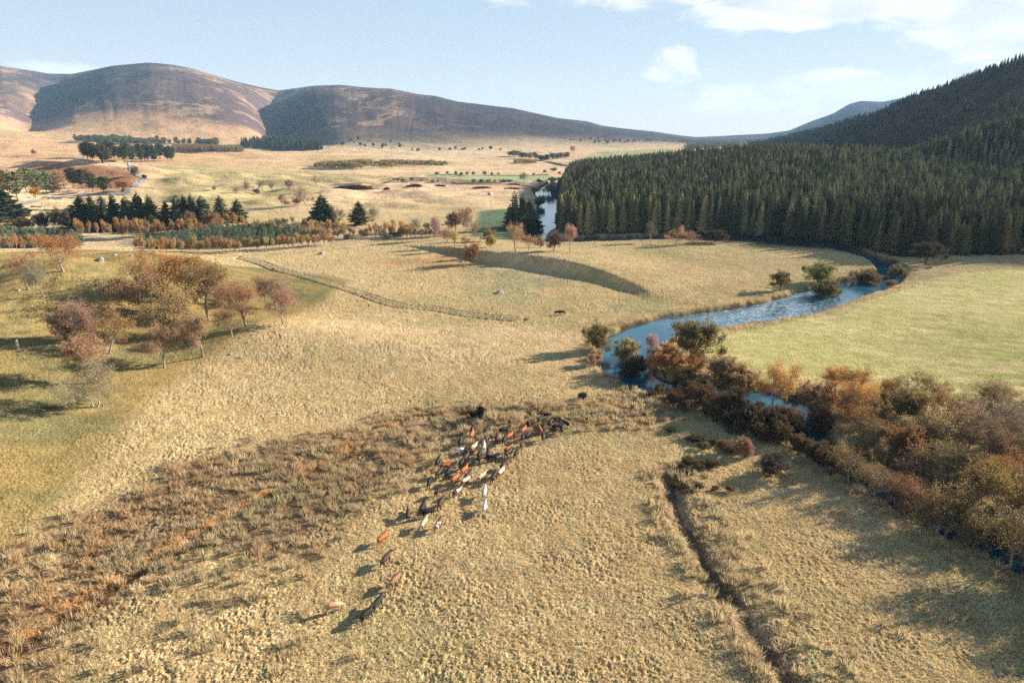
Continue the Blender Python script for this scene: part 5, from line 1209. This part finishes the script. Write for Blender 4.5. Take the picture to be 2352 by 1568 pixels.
for i, (vx, vy, wv, lb) in enumerate([
  (1147, 673, 22, 'grey boulder heap in the middle of the field under the shaded bank'), (738, 583, 17, 'pale boulder with a dark shadow beyond the track'), (228, 598, 20, 'largest grey boulder on the terrace beside the lane'),
  (133, 638, 9, 'white stone on the mound under the orange terrace tree'), (178, 633, 5, 'small white stone right of the one under the terrace tree'), (43, 666, 9, 'grey stone left of the round rusty tree in the dip'),
  (18, 955, 14, 'pale flat stone on the lower slope near the left edge'), (570, 786, 6, 'small pale stone below the wispy tree on the slope'), (528, 813, 9, 'grey stone at the slope foot right of the tall white trunk'), (553, 819, 9, 'dark grey stone beside the one at the slope foot'),
  (207, 583, 6, 'small stone on the lane verge at the left'), (265, 585, 10, 'low stone on the lane verge left of the centre one'), (300, 586, 9, 'stone in the middle of the lane verge'), (318, 588, 8, 'stone at the right of the lane verge row'),
  (490, 606, 14, 'grey boulder above the slope clump by the track'), (488, 615, 8, 'small stone under the boulder above the slope clump'), (450, 593, 7, 'tiny stone on the lane behind the slope clump'), (630, 617, 9, 'stone on the outer edge of the track'),
  (820, 672, 8, 'stone by the track further down the field'), (1068, 612, 14, 'grey rocks left of the lone rusty tree'), (1060, 600, 12, 'pale rocks above those left of the lone rusty tree'), (1066, 586, 8, 'little rock at the terrace end'), (95, 838, 5, 'tiny white stone by the stump on the slope')]):
    p = at(vx, vy)[0]; o = add_obj('boulder', ROCKS[i % 5]); s = wv*K_V*depth(p)*.5; o.location = p; o.scale = (s, s, s*rnd.uniform(.8, 1.1)); o.rotation_euler = (0, 0, rnd.uniform(0, 6)); tag(o, lb, 'boulder', 'scattered boulders')
def sticks(name, vx, vy, wv, hv, n_, seed, label, m=WOODG, cat='fallen branches', r=.09):
    g = np.random.default_rng(seed); p = at(vx, vy)[0]; w = wv*K_V*depth(p); h = hv*K_V*depth(p); P0 = np.column_stack([g.uniform(-.5, .1, n_)*w, g.uniform(-.25, .25, n_)*w*.6, g.uniform(0, .25, n_)*h])
    D = np.column_stack([g.uniform(.1, .6, n_)*w, g.normal(size=n_)*w*.18, g.uniform(-.1, .9, n_)*h]); M = P0 + D*.5 + g.normal(size=(n_, 3))*h*.08; rr = np.full(n_, r)*g.uniform(.5, 1.5, n_)
    V, F = join([(*tubes(P0, M, rr, rr*.7, 5), 0), (*tubes(M, P0 + D, rr*.7, rr*.2, 5), 0)]); o = add_obj(name, mesh_np(name, V, [f for f, _ in F], [m])); o.location = p; tag(o, label, cat); return o
sticks('fallen_branches', 597, 753, 66, 16, 16, 1, 'heap of grey fallen branches lying at the right of the slope trees')
sticks('fallen_log', 55, 806, 34, 7, 3, 2, 'pale fallen log beside the broken stump on the slope', cat='log', r=.2)
st = add_obj('tree_stump', mesh_np('tree_stump', *(lambda vf: (vf[0], vf[1]))(tubes([(0, 0, -.2), (0, 0, 1.0), (.05, 0, 1.7)], [(0, 0, 1.0), (.05, 0, 1.7), (.22, .05, 2.3)], np.array([.45, .32, .30]), np.array([.32, .30, .03]), 8)), [WOODG])); st.location = at(40, 800)[0]; tag(st, 'broken pale tree stump standing on the slope near the left edge', 'stump')
sticks('brush_pile', 1508, 1092, 16, 14, 7, 3, 'small heap of pale broken timber at the top of the ditch', cat='timber heap', r=.07)
sticks('root_mass', 1448, 896, 18, 12, 12, 4, 'dark uprooted tangle on the river bank below the bend', DARKW, 'roots', .12)
sticks('fallen_branches', 100, 941, 60, 6, 8, 5, 'low dark fallen boughs left of the lowest tree on the slope', DARKW)
# dark heaps and ruins far out
def heap(name, vx, vy, wv, hv, label, cat, m, n_=150, seed=0, r=.35):
    g = np.random.default_rng(seed); p = at(vx, vy)[0]; w = wv*K_V*depth(p); h = hv*K_V*depth(p); a = g.uniform(-.5, .5, n_); P = np.column_stack([a*w, g.uniform(-.5, .5, n_)*w*.35, g.random(n_)*h*(1 - (2*a)**2*.8)])
    D = unit(g, n_)*[1, 1, .3]*g.uniform(1.5, 4, (n_, 1)); V, F = tubes(P - D/2, P + D/2, np.full(n_, r)*g.uniform(.5, 1.4, n_), np.full(n_, r)*.6, 5); o = add_obj(name, mesh_np(name, V, F, [m])); o.location = p; tag(o, label, cat); return o
heap('log_heap', 813, 434, 96, 9, 'long dark heap of felled brash on the pale valley floor', 'brash heap', DARKW, 600, 11, .5)
heap('brash_pile', 888, 435, 10, 5, 'small dark pile just right of the long brash heap', 'brash heap', DARKW, 50, 12, .4)
heap('brash_pile', 952, 427, 32, 5, 'low dark pile left of the pale ruined gable', 'brash heap', DARKW, 120, 13, .4)
for i, (vx, vy, wv) in enumerate(((1178, 424, 30), (1108, 431, 36), (1175, 433, 34), (1010, 427, 24))):
    heap('turf_bank', vx, vy, wv, 3, 'thin dark line of turned peat beyond the hedge of the green pasture, ' + ('right and furthest', 'left and nearest', 'right and nearest', 'furthest left')[i], 'peat bank', DARKW, 110, 20 + i, .4)
def ruin(vx, vy, wv, hv, label):
    p = at(vx, vy)[0]; w = wv*K_V*depth(p); h = hv*K_V*depth(p); r = empty('ruined_wall', p, .5)
    def block(nm, x0, x1, tops, th):
        V = []; k = len(tops); xs = np.linspace(x0, x1, k)
        for x_, t_ in zip(xs, tops): V += [(x_, -th, -.5), (x_, -th, t_), (x_, th, t_), (x_, th, -.5)]
        F = [(4*i + a, 4*i + (a + 1) % 4, 4*i + 4 + (a + 1) % 4, 4*i + 4 + a) for i in range(k - 1) for a in range(4)] + [(0, 1, 2, 3), (4*k - 1, 4*k - 2, 4*k - 3, 4*k - 4)]
        return add_obj(nm, mesh_np(nm, np.array(V, float), np.array(F), [STONE]), r)
    block('gable', -w*.2, w*.2, [h*.5, h*.8, h, h*.75, h*.55], .5); block('low_wall', w*.2, w*.6, [h*.45, h*.3, h*.35, h*.15], .45); tag(r, label, 'ruin'); return r
ruin(946, 428, 12, 12, 'pale stone gable of a ruined cottage on the valley floor'); ruin(1025, 418, 8, 8, 'small broken stone stump of a building under the pasture hedge')
# field shelter / trailer far out on the pale field
sp = at(1125, 447)[0]; tr = empty('field_shelter', sp, .2)
def boxm(name, x0, x1, y0, y1, z0, z1, m, parent):
    V = np.array([(x, y, z) for x in (x0, x1) for y in (y0, y1) for z in (z0, z1)], float); F = np.array([(0, 1, 3, 2), (4, 6, 7, 5), (0, 4, 5, 1), (2, 3, 7, 6), (0, 2, 6, 4), (1, 5, 7, 3)]); return add_obj(name, mesh_np(name, V, F, [m]), parent)
boxm('wall', -1.9, 1.9, -1.1, 1.1, .1, 2.0, PALE, tr); boxm('roof', -2.05, 2.05, -1.25, 1.25, 2.003, 2.18, plain('grey_roof', (.45, .45, .46)), tr); boxm('door', -1.3, -.1, -1.14, -1.103, .15, 1.7, DARKW, tr); tag(tr, 'small white field shelter alone on the pale ground left of the far pool', 'shelter')
# road
road_v = [(296, 372), (300, 380), (307, 394), (316, 402), (329, 408), (332, 412), (322, 420), (308, 429), (292, 438), (270, 444), (235, 446), (190, 448), (140, 452), (95, 458), (55, 468), (0, 478), (-60, 486)]
RD = smooth_line(at([p[0] for p in road_v], [p[1] for p in road_v]), 6)
def ribbon(name, P, w, m, lift=.12, kind='structure', cols=3):
    T = np.gradient(P[:, :2], axis=0); T /= np.linalg.norm(T, axis=1)[:, None] + 1e-9; Nn = np.stack([-T[:, 1], T[:, 0]], 1); V = []
    for a in np.linspace(-1, 1, cols): q = P[:, :2] + Nn*w*a; V.append(np.column_stack([q, h0(q[:, 0], q[:, 1]) + lift]))
    V = np.stack(V, 1).reshape(-1, 3); i = (np.arange(len(P) - 1)[:, None]*cols + np.arange(cols - 1)[None]).ravel(); F = np.stack([i, i + 1, i + cols + 1, i + cols], 1)
    o = add_obj(name, mesh_np(name, V, F, [m], True)); tag(o, kind=kind); return o
def dense_line(P, s):
    L_ = np.concatenate([[0], np.cumsum(np.linalg.norm(np.diff(P[:, :2], axis=0), axis=1))]); t = np.arange(0, L_[-1], s); return np.column_stack([np.interp(t, L_, P[:, 0]), np.interp(t, L_, P[:, 1])])
ribbon('road', dense_line(RD, 3.0), 2.4, TAR, .45)
# fences: posts as parts of one fence each
def fence(vpts, step, label, h=1.15, name='fence', wires=True):
    V = at([p[0] for p in vpts], [p[1] for p in vpts]); Q = dense_line(V, step); Z = h0(Q[:, 0], Q[:, 1]); r = empty(name, (Q[0, 0], Q[0, 1], Z[0])); me = None
    for (x, y), z in zip(Q[:95], Z[:95]):
        if me is None: me = mesh_np('post', *tubes([(0, 0, -.3)], [(0, 0, h)], np.array([.07]), np.array([.06]), 5), [WOODG])
        o = add_obj('post', me, r); o.location = (x - Q[0, 0], y - Q[0, 1], z - Z[0]); o.rotation_euler = (rnd.uniform(-.07, .07), rnd.uniform(-.07, .07), 0)
    if wires:
        P = np.column_stack([Q - Q[0], Z - Z[0]])[:95]; A, B = [], []
        for k in (.45, .75, 1.05): A.append(P[:-1] + [0, 0, k*h/1.15]); B.append(P[1:] + [0, 0, k*h/1.15])
        A = np.concatenate(A); B = np.concatenate(B); add_obj('wire', mesh_np('wire', *tubes(A, B, np.full(len(A), .010), np.full(len(A), .010), 3), [WOODG]), r)
    tag(r, label, 'fence'); return r
fence([(-20, 577), (90, 577), (190, 577)], 2.6, 'post and wire fence in front of the left block of young pines'); fence([(200, 578), (330, 581), (470, 580), (560, 578)], 2.6, 'post and wire fence along the lane before the birch fringe')
fence([(560, 578), (680, 573), (800, 563), (900, 553)], 3.2, 'post and wire fence running up the terrace towards the pale birch')
fence([(700, 346), (704, 362), (708, 376), (712, 386)], 9, 'dark fence line running away across the pale flats to the spruce block', 2.2, wires=False)
fence([(1650, 760), (1740, 757), (1850, 727), (1960, 697), (2060, 670), (2160, 643)], 4.5, 'fence along the river side of the green meadow'); fence([(1640, 832), (1720, 874), (1830, 886), (2000, 905), (2200, 932), (2340, 946)], 4, 'fence between the green meadow and the riverside wood')
fence([(1640, 985), (1700, 1010), (1850, 1075), (2000, 1160), (2150, 1250), (2352, 1362)], 4.2, 'fence along the edge of the shaded meadow above the hidden river')
# telegraph poles
def pole(vx, vy, hv, label):
    p = at(vx, vy)[0]; h = hv*K_V*depth(p)/.97; r = empty('telegraph_pole', p, .5); add_obj('post', mesh_np('post', *tubes([(0, 0, -.5)], [(0, 0, h)], np.array([.17]), np.array([.12]), 7), [WOODG]), r)
    V = tubes([(-.8, 0, h - .5)], [(.8, 0, h - .5)], np.array([.07]), np.array([.07]), 4); add_obj('crossarm', mesh_np('crossarm', *V, [WOODG]), r); tag(r, label, 'telegraph pole', 'telegraph poles by the road')
for a_ in ((251, 446, 20, 'telegraph pole by the flat topped pine near the road'), (350, 441, 18, 'telegraph pole right of the road bend'), (453, 425, 16, 'telegraph pole on the hummocks right of the road'), (113, 478, 26, 'telegraph pole in front of the grey green pines'), (103, 480, 8, 'short post beside the pole before the pines')): pole(*a_)
# stone walls
def wallrun(vpts, label, h=1.1, w=.5):
    V = at([p[0] for p in vpts], [p[1] for p in vpts]); Q = dense_line(V, 2.0); Z = h0(Q[:, 0], Q[:, 1]); T = np.gradient(Q, axis=0); T /= np.linalg.norm(T, axis=1)[:, None]; Nn = np.stack([-T[:, 1], T[:, 0]], 1); g = np.random.default_rng(len(Q)); hh = h*g.uniform(.6, 1.15, len(Q))
    R_ = [np.column_stack([Q + Nn*w, Z - .3]), np.column_stack([Q + Nn*w*.6, Z + hh]), np.column_stack([Q - Nn*w*.6, Z + hh]), np.column_stack([Q - Nn*w, Z - .3])]; P = np.stack(R_, 1).reshape(-1, 3); i = (np.arange(len(Q) - 1)[:, None]*4 + np.arange(3)[None]).ravel(); F = np.stack([i, i + 1, i + 5, i + 4], 1)
    o = add_obj('stone_wall', mesh_np('stone_wall', P, F, [STONE])); tag(o, label, 'stone wall')
wallrun([(60, 481), (110, 483), (165, 484)], 'low dry stone wall before the row of dark spruces', .9); wallrun([(70, 475), (100, 475)], 'short piece of stone wall near the road at the left', .9)
wallrun([(940, 417), (1040, 419), (1150, 421), (1270, 422)], 'dark field wall along the near side of the green pasture'); wallrun([(1000, 402), (1130, 403), (1260, 401)], 'field wall along the far side of the green pasture')
# dark gorse by the herd, with its shadow built as dark bush too
put_v('bush', 1104, 966, 36, 26, (.025, .022, .018), 'dark_bush', 'tall dark leafless bush standing behind the herd at the edge of the rushes', 'bush')
put_v('bush', 1086, 962, 20, 26, (.03, .027, .02), 'dark_bush', 'low dark bush left of the tall leafless bush behind the herd', 'bush')
put_v('bush', 1340, 916, 14, 30, (.05, .045, .03), 'dark_bush', 'low dark bush far to the right behind the herd', 'bush')
# exposed gravel shoals in the river
for vx, vy, wv, lb in ((1745, 737, 40, 'low brown gravel shoal on the inside of the riffle'), (1800, 733, 14, 'small dark islet above the gravel shoal')):
    p = flat(vx, vy, WATER); w = wv*K_V*(float(p[1])*math.cos(PITCH) + 51*math.sin(PITCH)); o = add_obj('gravel_shoal', ROCKS[2]); o.location = (p[0], p[1], WATER + .02); o.scale = (w*.5, w*.16, .22); o.rotation_euler = (0, 0, .3); o.material_slots[0].link = 'OBJECT'; o.material_slots[0].material = TRUNKC; tag(o, lb, 'shoal')
